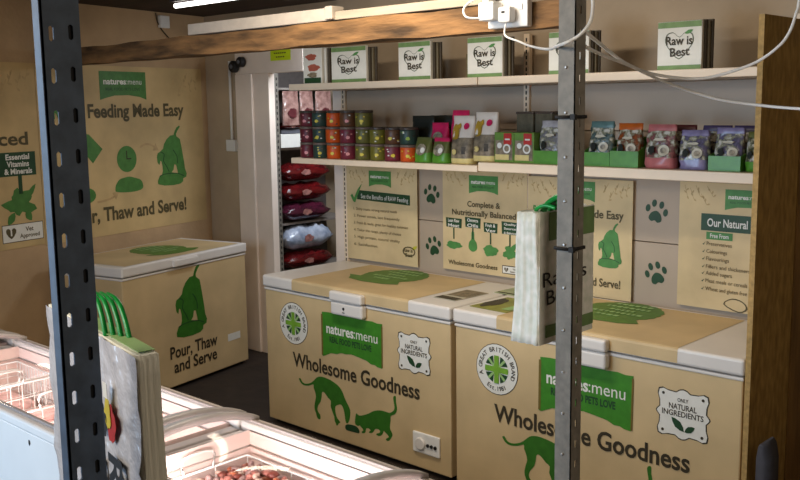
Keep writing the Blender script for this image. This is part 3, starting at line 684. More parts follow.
def tray(x, y, z, w, d, h, label, k=.55):
    """open green display tray, front lip lower than the back"""
    mb = MB(BG); t = .003
    mb.box(-w/2, 0, 0, w/2, d, t); mb.box(-w/2, 0, t, w/2, t, h*k); mb.box(-w/2, d-t, t, w/2, d, h)
    for sx in (-1, 1):
        xs = sorted((sx*w/2, sx*(w/2-t)))
        mb.faces([(q, yy, zz) for q in xs for yy, zz in ((t, t), (d-t, t), (d-t, h), (t, h*k))], [(0, 1, 2, 3), (4, 5, 6, 7), (0, 1, 5, 4), (1, 2, 6, 5), (2, 3, 7, 6), (3, 0, 4, 7)])
    return tag(mb.build('display_tray', None, (x, y, z)), label, 'display tray', 'green display trays')
def busy(name, c):
    """printed window of a packet: small mixed shapes in the packet's own tint, greys and cream"""
    if name in MATS: return MATS[name]
    m = mat(name, s(200, 196, 186), .22, var=.3, scale=38, spec=.7, col2=tuple(q*.55 for q in c), detail=6, bump=.4, bscale=50)
    rp = [n for n in m.node_tree.nodes if n.type == 'VALTORGB'][0].color_ramp
    rp.elements[0].position = .36; rp.elements[1].position = .66; e = rp.elements.new(.47); e.color = (*[q*.25+.02 for q in c], 1); e = rp.elements.new(.56); e.color = (*s(140, 138, 112), 1)
    return m
def shiny(x, y, z, w, h, d, m1, m2, label, circle=True, seed=1, dark=None, name='treat_packet'):
    c = tuple(m2.node_tree.nodes['Color Ramp'].color_ramp.elements[1].color)[:3]
    o, f = pouch(name, label, 'packet', x, y, z, w, h, d, [(.24, m1), (.72, busy(m2.name+'_window', c)), (1, m2)], G1, seed=seed, top=.006, crinkle=.009)
    mb = MB(dark or BLK, CREAM, PHOTO); mb.flat([blob(-w*.22, h*.42, w*.12, h*.10, seed)], None, n0=.004, warp=f)
    if circle: mb.flat([circ(w*.2, h*.42, w*.17, n=16)], None, n0=.006, m=1, warp=f); mb.flat([circ(w*.2, h*.42, w*.09, n=14)], None, n0=.0075, m=2, warp=f)
    mb.flat([blob(w*.02, h*.66, w*.2, h*.035, seed+1)], None, n0=.005, m=1, warp=f); mb.build('front_print', o)
    return o
CREAM = colm('cream_print', 206, 198, 176, .4)
LAV = colm('packet_lavender', 128, 120, 156, .25, .2, scale=30); TEA = colm('packet_teal', 92, 122, 120, .25, .2, scale=30); ORG = colm('packet_orange', 184, 92, 34, .3); ROSE = colm('packet_rose', 178, 104, 104, .3); WINE = colm('packet_wine', 86, 36, 40, .35)
tray(1.703, .30, TZ2, .135, .12, .11, 'green display tray holding the silver foil packet')
shiny(1.703, .352, TZ2+.004, .122, .192, .07, GRY, GRY, 'silver foil packet with black and pink print in a tray', False, 71)
tray(1.965, .30, TZ2, .135, .13, .11, 'green display tray holding the teal packet')
shiny(1.965, .355, TZ2+.004, .124, .19, .07, TEA, TEA, 'teal treat packet standing in a tray behind the grey post', True, 72)
tray(2.108, .29, TZ2, .135, .17, .125, 'green display tray with the orange packet, its side wall tall')
shiny(2.108, .345, TZ2+.004, .12, .182, .08, BLK, ORG, 'orange-topped treat packet standing in a green tray', True, 73)
o = shiny(2.264, .33, TZ2, .135, .182, .075, ROSE, ROSE, 'rose pink treat packet standing between green tray and lavender packets', True, 74, dark=BLK)
shiny(2.30, .43, TZ2, .14, .178, .07, WINE, WINE, 'dark wine packet standing behind the rose packet', False, 75)
shiny(2.412, .33, TZ2, .122, .16, .07, LAV, LAV, 'lavender treat packet standing free beside the rose packet', True, 76)
tray(2.553, .29, TZ2, .132, .13, .085, 'green display tray holding a lavender packet', .7)
shiny(2.553, .345, TZ2+.004, .118, .166, .07, LAV, LAV, 'lavender treat packet standing in a green display tray', True, 77)
shiny(2.667, .34, TZ2, .085, .155, .07, BG, OLV, 'green packet half hidden by the chipboard panel', False, 78)
for j, x in enumerate((2.44, 2.575)):
    shiny(x, .47, TZ2, .13, .175, .07, BLK, colm('packet_indigo', 66, 58, 96, .3), ('dark indigo packet behind the free-standing lavender packet', 'dark indigo packet behind the lavender packet in its tray')[j], False, 80+j)

# ------------------------------------------------------------------ cards and booklets on the upper shelf
UZ = 1.9225
EDGE = colm('booklet_edge', 120, 110, 88, .6); EDGD = colm('booklet_dark', 78, 70, 58, .6); CARD = colm('card_white', 222, 220, 210, .55, .03); CGRN = colm('card_green', 116, 148, 92, .55)
def raw_card(x0, x1, y, ztop, label, rz=0):
    w = x1-x0; h = ztop-UZ
    o = tag(MB(CARD).box(0, 0, 0, w, .018, h, bev=.002).build('sales_card', None, (x0, y, UZ), rz), label, 'card', 'white cards lettered Raw is Best')
    fr = XZ(); MB(CGRN).flat([rect(.002, h*.87, w-.002, h-.002)], fr).build('green_border', o); MB(CGRN).flat([rect(.002, .002, w-.002, h*.10)], fr).build('green_border', o)
    c = w*.5; t = MB(INK); t.text('Raw is', fr, c, h*.52, h*.17, w*.60, 'C', bold=.02); t.text('Best', fr, c+w*.02, h*.29, h*.17, w*.44, 'C', bold=.02, rot=.04); t.build('card_lettering', o)
    H = [(0, -.42), (-.26, -.16), (-.40, .08), (-.36, .30), (-.18, .36), (0, .22), (.18, .36), (.36, .30), (.40, .08), (.26, -.16)]
    P = smooth([(c+a*w*.8, h*.52+b*h*.72) for a, b in H], 3); Q = [(c+(p[0]-c)*.93, h*.52+(p[1]-h*.52)*.93) for p in P]
    MB(mat('heart_line', s(96, 104, 84), .6)).flat([P, Q], fr, n0=.0008).build('heart_outline', o)
    MB(PGREEN).flat([leaf(c+w*.12, h*.74, w*.2, h*.08, .35)], fr, n0=.0016).build('leaf_print', o)
    return o
def booklet(x0, w, d, h, y, m, label):
    return tag(MB(m, CARD).box(0, 0, 0, w, d, h, bev=.0015).build('booklet', None, (x0, y, UZ)), label, 'booklet', 'booklets standing edge-on behind the cards')
cards = [(.24, .515, 2.116, 'white Raw is Best card close to the passage'), (.754, .976, 2.116, 'white Raw is Best card, second along from the passage'), (1.216, 1.428, 2.113, 'white Raw is Best card standing below the wall sockets'), (1.69, 1.90, 2.110, 'white Raw is Best card half hidden behind the grey post'), (2.229, 2.423, 2.118, 'white Raw is Best card close to the chipboard panel')]
for i, (a, b, zt, lb) in enumerate(cards):
    raw_card(a, b, .335, zt, lb)
    near = lb.replace('white Raw is Best ', '').replace('card', 'card', 1)
    for k in range(3):
        booklet(b-.19+.006*(k+1), .19, .014, (.186, .182, .188)[k]+(.012 if i == 4 else 0), .357+.018*k, (EDGD, EDGE, EDGD)[k], f'thin booklet, {("first", "second", "third")[k]} behind the {near}')
o = tag(MB(CARD).box(0, 0, 0, .16, .05, .205, bev=.002).build('printed_carton', None, (-.005, .34, UZ)), 'white carton with reddish print at the end of the upper shelf', 'carton')
mb = MB(colm('faded_red', 170, 90, 70, .6), DGREEN, TAUPE); fr = XZ()
mb.flat([blob(.07, .15, .045, .018, 2)], fr).flat([blob(.09, .09, .05, .02, 4)], fr).flat([rect(.01, .004, .15, .035)], fr, m=1).flat([blob(.08, .05, .04, .015, 6)], fr, n0=.002, m=2).build('carton_print', o)
for k in range(2): booklet(.17+.026*k, .016, .12, .195, .345, (CARD, EDGD)[k], ('pale booklet edge-on beside the reddish printed carton', 'dark booklet edge-on beside the first white card')[k])
tag(MB(colm('notice_paper', 206, 198, 180, .7, .12, scale=40)).box(0, 0, 0, .185, .004, .13).build('paper_notice', None, (.572, .60, UZ)), 'grey printed paper leaning at the back of the upper shelf', 'paper')
tag(MB(colm('olive_card', 112, 102, 66, .7)).box(0, 0, 0, .14, .006, .125).build('olive_card', None, (1.09, .48, UZ)), 'plain olive card standing between two white cards', 'card')

# ------------------------------------------------------------------ passage beyond: stock rack of red bags
RK = tag(empty('stock_rack', (-1.08, 1.0, 0)), 'slotted stock rack in the passage holding red foil bags', 'rack')
def post_holes(n, z0, dz): return [rect(-.006, z0+k*dz, .006, z0+k*dz+.016) for k in range(n)]
for y in (.02, .75):
    MB(STEEL).box(-.03, y-.016, 0, 0, y+.016, 2.06).build('upright', RK)
    hb = MB(BLACK); 
    for k in range(48): hb.flat([rect(y-.005, .1+k*.04, y+.005, .12+k*.04)], YZ(.0, 0, 0), n0=.0003, th=.0005)
    hb.build('upright_slots', RK)
MB(mat('rack_back', s(96, 88, 84), .6)).box(-.36, 0, .1, -.35, .78, 2.06).build('back_panel', RK)
for z in (.60, .955, 1.50, 1.93):
    MB(mat('rack_shelf', s(150, 140, 132), .5)).box(-.34, .0, z-.016, -.03, .78, z, bev=.002).build('shelf', RK)
def foil_bag(y0, z, l, hh, m, label, tilt=0, x=-1.16, w=.2, seed=1):
    r = random.Random(seed); rings = []; n = 14
    for i in range(15):
        t = i/14; e = min(1, min(t, 1-t)*5); e = e**.5
        ring = []
        for k in range(n):
            a = 2*PI*k/n; j = r.uniform(-.006, .006)
            ring.append(((w/2*(.85+.15*e))*math.cos(a)+j, l*t, hh/2+(hh/2*(.12+.88*e)+j)*math.sin(a)+j))
        rings.append(ring)
    o = MB(m).loft(rings).build('foil_bag', None, (x, y0, z+.004)); o.rotation_euler[0] = tilt
    tag(o, label, 'bag', 'foil bags on the stock rack')
    MB(colm('bag_label', 176, 120, 112, .4, .3, scale=40)).flat([blob(l*.42, hh*.5, l*.10, hh*.16, seed)], YZ(w/2*1.0, 0, 0), n0=.004).build('bag_label', o)
    return o
FR = mat('foil_red', s(120, 24, 26), .16, var=.3, scale=16, bump=.8, bscale=26, spec=1, stretch=(2, .6, 2), col2=s(66, 14, 18)); FP = mat('foil_purple', s(96, 34, 56), .16, var=.3, scale=16, bump=.8, bscale=26, spec=1, stretch=(2, .6, 2), col2=s(56, 20, 36)); FW_ = mat('foil_silver', s(226, 234, 250), .2, var=.2, scale=14, bump=.8, bscale=24, spec=1, col2=s(150, 164, 190))
foil_bag(1.07, .958, .44, .132, FP, 'purplish foil bag, lowest of three on the rack shelf', .0, seed=3)
foil_bag(1.07, 1.104, .44, .132, FR, 'red foil bag, middle of three on the rack shelf', .0, seed=4)
foil_bag(1.07, 1.25, .44, .132, FR, 'dark red foil bag, top of three below the lower shelf end', .0, seed=5)
foil_bag(1.08, .60, .44, .125, FR, 'bright red foil bag lying on the lowest visible rack shelf', .0, seed=6)
foil_bag(1.08, .742, .44, .175, FW_, 'silver foil bag catching cold light on the rack', .0, seed=7)
foil_bag(1.06, 1.63, .20, .04, FR, 'flat red packet lying on the carton in the rack', 0, seed=8)
tag(MB(WPRINT).box(-1.26, 1.05, 1.503, -1.085, 1.27, 1.60, bev=.003).build('white_carton'), 'white carton on the rack shelf beside the tubs', 'carton')
tag(MB(GREY).box(-1.25, 1.06, 1.603, -1.09, 1.25, 1.632, bev=.003).build('grey_carton'), 'flat grey carton on top of the white carton', 'carton')
PK = mat('foil_pack_pink', s(176, 140, 130), .22, var=.4, scale=18, bump=.6, spec=.9, col2=s(96, 58, 54))
for j, (y, l) in enumerate(((1.05, .15), (1.21, .13), (1.36, .16))):
    o, f = pouch('hanging_packet', ('foil packet hanging at the near end of the rack rail', 'foil packet hanging mid-way along the rack rail', 'foil packet hanging at the far end of the rack rail')[j], 'packet', -1.06, y+l/2, 1.66, l, .245, .04, [(1, PK)], 'foil packets hanging from the rack', PI/2, seed=90+j)
    mb = MB(WINE, PK); mb.flat([blob(0, .09, .04, .035, j)], None, n0=.003, warp=f); mb.build('front_print', o)
# header fittings
tag(MB(YELLOW, INK).flat([rect(0, 0, .215, .075)], XZ(), n0=0).flat([rect(.04+.022*k, .046, .055+.022*k, .054) for k in range(6)], XZ(), n0=.001, m=1).flat([rect(.06+.024*k, .02, .077+.024*k, .028) for k in range(4)], XZ(), n0=.001, m=1).build('yellow_notice', None, (-1.03, .934, 2.110)), 'fluorescent yellow notice stuck on the white door header', 'notice')
RF = tag(empty('round_fitting', (-1.37, .93, 2.10)), 'black pair of round knobs on the white door header', 'fitting')
for x, z, r in ((-.04, -.015, .042), (.045, .015, .036)):
    MB(BLACK, GREY).lathe([(r*.6, 0), (r, -.01), (r, -.04), (r*.8, -.05)], (x, 0, z), n=20, axis='y').lathe([(r*.4, -.05), (r*.35, -.055)], (x, 0, z), n=14, axis='y', m=1).build('knob', RF)
mb = MB(WHITEP); mb.tube([(-1.53, .955, 2.13), (-1.53, .955, 1.56)], .011); mb = mb.build('wall_pipe'); tag(mb, 'thin white pipe running down to a switch box', 'pipe')
tag(MB(WHITEP).box(-1.59, .94, 1.475, -1.485, .97, 1.56, bev=.004).build('switch_box'), 'white switch box at the foot of the thin pipe', 'switch box')
o = tag(MB(WHITEP).box(0, 0, 0, .09, .03, .085, bev=.004).build('junction_box', None, LB+CD*(-.04)+CN*.035+Vector((0, 0, 2.36)), rzC), 'small white junction box high on the poster wall', 'junction box')
tag(MB(INK).tube([LB+CD*(-.06)+CN*.01+Vector((0, 0, 2.46)), LB+CD*(-.05)+CN*.012+Vector((0, 0, 2.40)), LB+CD*(.01)+CN*.012+Vector((0, 0, 2.33)), LB+CD*(.14)+CN*.012+Vector((0, 0, 2.24))], .004, sm=4).build('wall_flex'), 'dark flex draped past the junction box', 'cable')
# tube lamp under the ceiling
LP = tag(empty('tube_lamp', (-.09, -.03, 2.395)), 'lit fluorescent tube lamp hanging under the dark ceiling', 'lamp')
MB(mat('lamp_tube_glow', (1, .96, .9), .4, var=0, emis=3)).tube([(-.62, 0, 0), (.62, 0, 0)], .014, n=12).build('tube', LP)
MB(mat('lamp_body', s(60, 52, 56), .5)).box(-.64, -.03, .022, .64, .03, .06, bev=.004).build('housing', LP)
for x in (-.5, .5): MB(GREY).tube([(x, 0, .055), (x, 0, .076)], .012).build('hanger', LP)

# ------------------------------------------------------------------ sockets, plug, flexes
SO = tag(empty('wall_socket', (2.10, -.495, 2.065)), 'white double socket fixed to the timber beam', 'socket')
MB(WHITEP).box(-.085, -.03, 0, .09, 0, .098, bev=.004).build('socket_box', SO)
MB(WHITE).box(.055, -.034, .06, .07, -.03, .08).build('switch', SO)
AD = tag(MB(WHITEP).box(2.015, -.585, 2.09, 2.085, -.527, 2.155, bev=.008).build('plug_adaptor'), 'bulky white adaptor pushed into the double socket', 'adaptor')
MB(WHITEP).box(2.03, -.58, 2.155, 2.06, -.535, 2.185, bev=.006).build('upper_plug', AD)
MB(WHITEP).tube([(2.025, -.58, 2.10), (1.985, -.61, 2.105), (1.97, -.605, 2.14), (2.0, -.57, 2.172), (2.07, -.55, 2.19), (2.15, -.515, 2.195), (2.17, -.50, 2.21), (2.17, -.49, 2.46)], .004, sm=5).build('flex', AD)
PL = tag(empty('power_plug', (2.115, -.53, 2.108)), 'white plug with flex looping down in front of the grey post', 'plug')
MB(WHITEP).box(-.028, -.035, -.028, .028, .002, .028, bev=.008).build('plug_body', PL)
MB(BLACK).box(-.008, -.0365, .004, .006, -.034, .012).build('plug_fuse', PL)
pts = [(2.115, -.545, 2.085), (2.13, -.575, 2.06), (2.22, -.69, 2.022), (2.425, -.895, 1.985), (2.691, -1.208, 1.947), (3.017, -1.603, 1.91), (3.223, -1.868, 1.897), (3.272, -1.885, 1.908), (3.290, -1.874, 1.93), (3.287, -1.858, 1.958), (3.276, -1.844, 1.994), (3.231, -1.776, 2.122), (3.21, -1.74, 2.47)]
MB(WHITEP).tube([Vector(q)-Vector((2.115, -.53, 2.108)) for q in pts], .0032, sm=5).build('flex', PL)
tag(MB(WHITEP).tube([(3.225, -1.80, 1.945), (3.193, -1.737, 1.932), (3.106, -1.518, 1.911), (3.035, -1.312, 1.887), (3.003, -1.137, 1.867), (3.035, -1.04, 1.855), (3.081, -.997, 1.854), (3.134, -.971, 1.868), (3.194, -.952, 1.891), (3.249, -.962, 1.924), (3.274, -.961, 1.956), (3.29, -.965, 1.999), (3.297, -.959, 2.067), (3.32, -.96, 2.47)], .0038, sm=5).build('white_flex'), 'white flex sagging from the grey post then rising over the chipboard', 'cable')
tag(MB(WHITEP).tube([(3.225, -1.80, 1.915), (3.196, -1.741, 1.903), (3.107, -1.52, 1.894), (3.044, -1.305, 1.88), (3.023, -1.122, 1.85), (3.056, -1.026, 1.822), (3.113, -.977, 1.80), (3.191, -.934, 1.785), (3.301, -.942, 1.775), (3.407, -.981, 1.776), (4.2, -1.0, 1.86), (4.9, -.9, 2.0)], .0038, sm=5).build('white_flex'), 'lower white flex crossing from the grey post past the chipboard', 'cable')

# ------------------------------------------------------------------ slotted posts in front
def flange(mb, fr, width, H, cols, w, h, pitch, th=.002):
    """steel strip with rows of punched slots; cols = [(centre, first slot height)...]"""
    def bar(u0, u1, v0, v1):
        mb.faces([fr.p(u, v, n) for u in (u0, u1) for v in (v0, v1) for n in (-th, 0)], [(0, 1, 3, 2), (4, 6, 7, 5), (0, 4, 5, 1), (2, 3, 7, 6), (0, 2, 6, 4), (1, 5, 7, 3)])
    u = 0
    for c, off in sorted(cols):
        bar(u, c-w/2, 0, H); v = 0; z = .03+off
        while z < H-.03:
            bar(c-w/2, c+w/2, v, z-h/2); k = w*.32
            for su in (-1, 1):
                for sv in (-1, 1):
                    a, b = c+su*w/2, z+sv*h/2
                    mb.faces([fr.p(a, b, n) for n in (-th, 0)]+[fr.p(a-su*k, b, n) for n in (-th, 0)]+[fr.p(a, b-sv*k, n) for n in (-th, 0)], [(0, 2, 4), (1, 3, 5), (2, 3, 5, 4)])
            v = z+h/2; z += pitch
        bar(c-w/2, c+w/2, v, H); u = c+w/2
    bar(u, width, 0, H)
    return mb
def angle_post(loc, wx, wy, label, m, xcols, ycols, h=.015, w=.005, bolts=False, lean=(0, 0), back=0):
    """L-section: one flange faces -Y (width wx), the other +X (width wy); corner at loc"""
    o = tag(empty('slotted_post', loc), label, 'post')
    flange(MB(m), Frame((-wx, 0, 0), (1, 0, 0), (0, 0, 1)), wx, 2.46, xcols, w, h, .040).build('flange', o)
    flange(MB(m), YZ(), wy, 2.46, ycols, w, h, .040).build('flange', o)
    if back: MB(mat('slot_backing_dark', s(24, 25, 30), .7)).box(-.006, wy*.55, 0, -.0025, wy-.001, 2.46).build('slot_backing', o)  # dark backing added so the slots in front of it look dark
    if bolts:
        b = MB(mat('bolt_zinc', s(196, 196, 196), .35, metal=.6))
        for k in range(11): b.lathe([(.003, 0), (.0027, -.002), (.0014, -.003)], (-wx*.52, 0, 1.06+.08*k), n=10, axis='y')
        b.build('bolt_heads', o)
    o.rotation_euler = (lean[0], lean[1], 0)
    return o
PR = angle_post((3.246, -1.848, 0), .035, .034, 'grey slotted angle post with hanging white bags tied to it', STEEL, [], [(.017, .01)], bolts=True)
PLt = angle_post((3.313, -2.866, 0), .013, .040, 'dark blue slotted angle post close to the viewer', STEELD, [], [(.0100, 0), (.0300, .002)], h=.0145, w=.0050, back=.03)
MB(mat('daylit_edge_blue', s(70, 88, 116), .4, var=.25, scale=40)).box(-.0132, -.0012, 0, -.0005, -.0002, 2.46).build('daylit_edge', PLt)  # strip coloured blue for the daylight that falls on this edge
TIEM = BLACK
for z, lb in ((1.533, 'black cable tie strapping the white bag pack to the grey post'), (1.772, 'black cable tie round the grey post below the socket flex')):
    mb = MB(TIEM); x0, x1, y0, y1 = 3.210, 3.2465, -1.8515, -1.812
    c = [(x0, y0), (x1, y0), (x1, y1), (x0, y1)]
    rings = [[(x+dx*o_, y+dy*o_, z+q) for o_, q in ((0, -.003), (.002, -.003), (.002, .003), (0, .003))] for (x, y), (dx, dy) in zip(c+[c[0]], ((-1, -1), (1, -1), (1, 1), (-1, 1), (-1, -1)))]
    mb.loft(rings, cap=False); mb.box(x1-.004, y0-.006, z-.005, x1+.006, y0+.002, z+.005)
    tag(mb.build('cable_tie'), lb, 'cable tie', 'black cable ties on the grey post')

# ------------------------------------------------------------------ carrier bag packs hung on the posts
# right pack: front faces +X, its width runs away from the viewer along +Y
def soft_pack(mb, w, T0, T1, h, seed, m=0, amp=.003):
    r = random.Random(seed); rings = []; n = 44
    for k in range(15):
        f = k/14; T = T0+(T1-T0)*f; ring = []
        P = [(w*i/11, 0) for i in range(12)]+[(w, T*i/10) for i in range(1, 11)]+[(w-w*i/11, T) for i in range(1, 12)]+[(0, T-T*i/10) for i in range(1, 10)]
        for q, (a, b) in enumerate(P):
            rid = math.sin(q*2.3+seed)*amp*.6; j = r.uniform(-1, 1)*amp*.5
            ring.append((a+(rid+j if a in (0, w) else 0)+.004*math.sin(f*5), b+(j*.4 if 0 < a < w else 0), h*f+(j if k == 14 else 0)))
        rings.append(ring)
    return mb.loft(rings, m)
BR = tag(empty('carrier_bag_pack', (3.166, -1.842, 1.338), PI/2), 'thick pack of white Raw is Best carrier bags hanging on the grey post', 'bag pack')
soft_pack(MB(PAPERBAG), .19, .064, .046, .255, 5, amp=.004).build('stacked_bags', BR)
fr = XZ(); MB(PAPERBAG).box(.001, -.0025, 0, .189, -.0005, .256).build('front_bag', BR)
f2 = XZ(0, -.0026, 0)
MB(CGRN).flat([rect(.030, .200, .188, .254)], f2).build('green_border', BR); MB(CGRN).flat([rect(.02, .012, .188, .036)], f2).build('green_border', BR)
t = MB(BLACK); t.text('Raw is', f2, .010, .112, .028, .15, rot=.03); t.text('Best', f2, .022, .076, .028, .10, rot=.03); t.build('bag_lettering', BR)
for P, q in (([(.028, .012, .25), (.026, .0, .268), (.018, -.025, .284), (.012, -.043, .288)], .006), ([(.05, .012, .25), (.045, .0, .264), (.03, -.022, .276), (.016, -.042, .278)], .006), ([(.02, .02, .25), (.012, .012, .262), (.008, -.01, .27), (.006, -.036, .266)], .004)):
    MB(BRIGHTG).tube(P, q, sm=4).build('carry_loop', BR)
# left pack: plastic-wrapped, front faces the viewer's side (-Y), slightly turned
e1 = Vector((.98, -.2, 0)).normalized(); A0 = Vector((3.342, -2.798, 1.215))-e1*.335
BL = tag(empty('carrier_bag_pack', A0, math.atan2(e1.y, e1.x)), 'film-wrapped pack of carrier bags with green loops on the dark post', 'bag pack')
soft_pack(MB(PAPEREDGE), .335, .024, .022, .33, 9, amp=.0016).build('stacked_bags', BL)
mb = MB(FILM)
r = random.Random(3); g0 = []
for a in range(25):
    g0.append([(.335*a/24, -.002-.005*abs(math.sin(a*.7+b*.45))*r.uniform(.3, 1), .33*b/24) for b in range(25)])
mb.loft(g0, closed=False, cap=False); mb.build('film_wrap', BL, sm=True)
f3 = XZ(0, -.0078, 0)
t = MB(BLACK); t.text('Raw is', f3, .247, .205, .042, .17, rot=-PI/2, bold=.03); t.text('Best', f3, .18, .19, .042, .12, rot=-PI/2, bold=.03); t.build('bag_lettering', BL)
mb = MB(RED, YEL, WPRINT, BLACK); mb.flat([blob(.259, .240, .014, .022, 4)], f3).flat([blob(.251, .250, .010, .018, 5)], f3, n0=.002, m=1).flat([rect(.243, .268, .257, .285)], f3, n0=.003, m=2).flat([blob(.231, .238, .016, .02, 7)], f3, n0=.002, m=3).build('bag_picture', BL)
for k in range(4): MB(BRIGHTG).tube([(.221+.012*k, .003+.005*k, .328), (.207+.011*k, .004+.005*k, .350), (.183+.010*k, .006+.005*k, .366), (.135+.01*k, .010+.005*k, .366)], [.003]*13, sm=4).build('carry_loop', BL)
MB(LGREEN).flat([rect(.12, .003, .322, .022)], XY(0, 0, .331), n0=.001).build('header_strip', BL)

# ------------------------------------------------------------------ open display freezers in front
YN, YF = -2.055, -1.562
def display_freezer(x0, x1, label, rails, lit=True, panes=()):
    o = tag(empty('display_freezer', ((x0+x1)/2, (YN+YF)/2, 0)), label, 'freezer', 'white display freezers in a row in front')
    L = (x1-x0)/2; Wd = (YF-YN)/2; ht = .845; t = .045
    MB(BLACK).box(-L+.03, -Wd+.03, 0, L-.03, Wd-.03, .05).build('plinth', o)
    b = MB(WHITE); b.box(-L, -Wd, .05, L, -Wd+t-.006, ht-.03, bev=.006); b.box(-L, Wd-t+.006, .05, L, Wd, ht-.03, bev=.006); b.box(-L, -Wd+t, .05, -L+t-.006, Wd-t, ht-.03, bev=.004); b.box(L-t+.006, -Wd+t, .05, L, Wd-t, ht-.03, bev=.004); b.box(-L+t, -Wd+t, .05, L-t, Wd-t, .36)
    b.build('cabinet', o)
    li = MB(LINER); q = .006; zb = .37; a, c = L-t, Wd-t
    for (p0, p1) in (((-a, -c), (a, -c)), ((a, -c), (a, c)), ((a, c), (-a, c)), ((-a, c), (-a, -c))):
        li.faces([(p0[0], p0[1], zb), (p1[0], p1[1], zb), (p1[0], p1[1], .775), (p0[0], p0[1], .775)], [(0, 1, 2, 3)])
        k = .012; s0, s1 = [(x*(1-k/abs(x)), y*(1-k/abs(y))) for x, y in (p0, p1)]
        li.faces([(p0[0], p0[1], .779), (p1[0], p1[1], .779), (p1[0], p1[1], ht-.02), (p0[0], p0[1], ht-.02)], [(0, 1, 2, 3)])
        li.faces([(p0[0], p0[1], .775), (p1[0], p1[1], .775), (s1[0], s1[1], .777), (s0[0], s0[1], .777)], [(0, 1, 2, 3)])
    li.faces([(-a, -c, zb), (a, -c, zb), (a, c, zb), (-a, c, zb)], [(0, 1, 2, 3)]); li.build('liner', o, recalc=False)
    r = MB(WHITE); r.box(-L-.003, -Wd-.004, ht-.032, L+.003, -Wd+t, ht, bev=.008); r.box(-L-.003, Wd-t, ht-.032, L+.003, Wd+.004, ht, bev=.008); r.build('rim', o)
    r = MB(RAIL); r.box(-L, Wd-t+.008, ht, L, Wd-t+.020, ht+.008, bev=.002); r.box(-L, -Wd+t-.020, ht, L, -Wd+t-.008, ht+.008, bev=.002); r.build('slide_channel', o)
    arc = lambda y: ht+.004+.05*(1-(y/Wd)**2)**.9
    ys = [-Wd+.004+(2*Wd-.008)*k/16 for k in range(17)]
    for rx in rails:
        rr = MB(RAIL); rr.loft([[(rx-x_-.016-(x0+x1)/2+x_, y, arc(y)-.014), (rx+.016-(x0+x1)/2, y, arc(y)-.014), (rx+.016-(x0+x1)/2, y, arc(y)+.006), (rx-.016-(x0+x1)/2, y, arc(y)+.006)] for y in ys for x_ in (0,)])
        rr.build('lid_rail', o, sm=False)
    for (ga, gb, gm) in panes:
        gl = MB(gm); gl.loft([[(ga-(x0+x1)/2, y, arc(y)-.002), (gb-(x0+x1)/2, y, arc(y)-.002), (gb-(x0+x1)/2, y, arc(y)), (ga-(x0+x1)/2, y, arc(y))] for y in ys]); gl.build('lid_pane', o)
    if x0 < 1 and lit: MB(BLACK).flat([blob(.309, .782, .005, .009, 3)], XZ(0, -Wd, 0), n0=.001).build('lock', o)
    if lit:
        MB(mat('strip_glow', (1, .93, .9), .4, var=0, emis=2)).tube([(-L+.08, -Wd+t+.012, .80), (L-.08, -Wd+t+.012, .80)], .007).build('lamp_strip', o)
    return o
display_freezer(1.90, 3.12, 'lit display freezer holding loose meat, beside the long chest freezers', (1.925, 2.62, 3.09), True, ((1.945, 2.60, GLASS), (2.64, 3.07, GLASS)))
display_freezer(.345, 1.885, 'lit display freezer with wire baskets behind the dark post', (.37, 1.86), True, ((.39, 1.10, GLASS), (1.14, 1.84, GLASS)))
display_freezer(-1.00, .33, 'unlit display freezer under grey lids beyond the lit pair', (-.975, .305), False, ((-.955, .285, colm('frosted_lid', 150, 140, 128, .3)),))
# loose frozen meat and bones
def meat(x0, x1, y0, y1, z, n, label, seed):
    r = random.Random(seed); ms = [colm('meat_red', 118, 54, 44, .45, .4, scale=60), colm('meat_orange', 158, 86, 58, .45, .3, scale=60), colm('meat_pink', 168, 104, 94, .5, .3, scale=60), colm('meat_grey', 150, 120, 116, .5, .4, scale=60), colm('bone_cream', 190, 160, 146, .5, .2, scale=50)]
    mb = MB(*ms); mb.box(x0, y0, z-.11, x1, y1, z-.02, m=3)
    for i in range(n):
        c = Vector((r.uniform(x0+.02, x1-.02), r.uniform(y0+.02, y1-.02), z-.02+r.uniform(0, .05))); k = r.randrange(5); R = r.uniform(.007, .016)
        st = bmesh.ops.create_icosphere(mb.bm, subdivisions=1, radius=R)['verts']
        sc = Vector((r.uniform(.7, 1.6), r.uniform(.7, 1.5), r.uniform(.6, 1))); ro = Matrix.Rotation(r.uniform(0, 6), 3, 'Z')
        for v in st: v.co = c+ro@Vector((v.co.x*sc.x, v.co.y*sc.y, v.co.z*sc.z))*(1+.18*r.uniform(-1, 1))
        for f in {f for v in st for f in v.link_faces}: f.material_index = k; f.smooth = True
    return tag(mb.build('raw_meat'), label, 'meat', None, 'stuff')
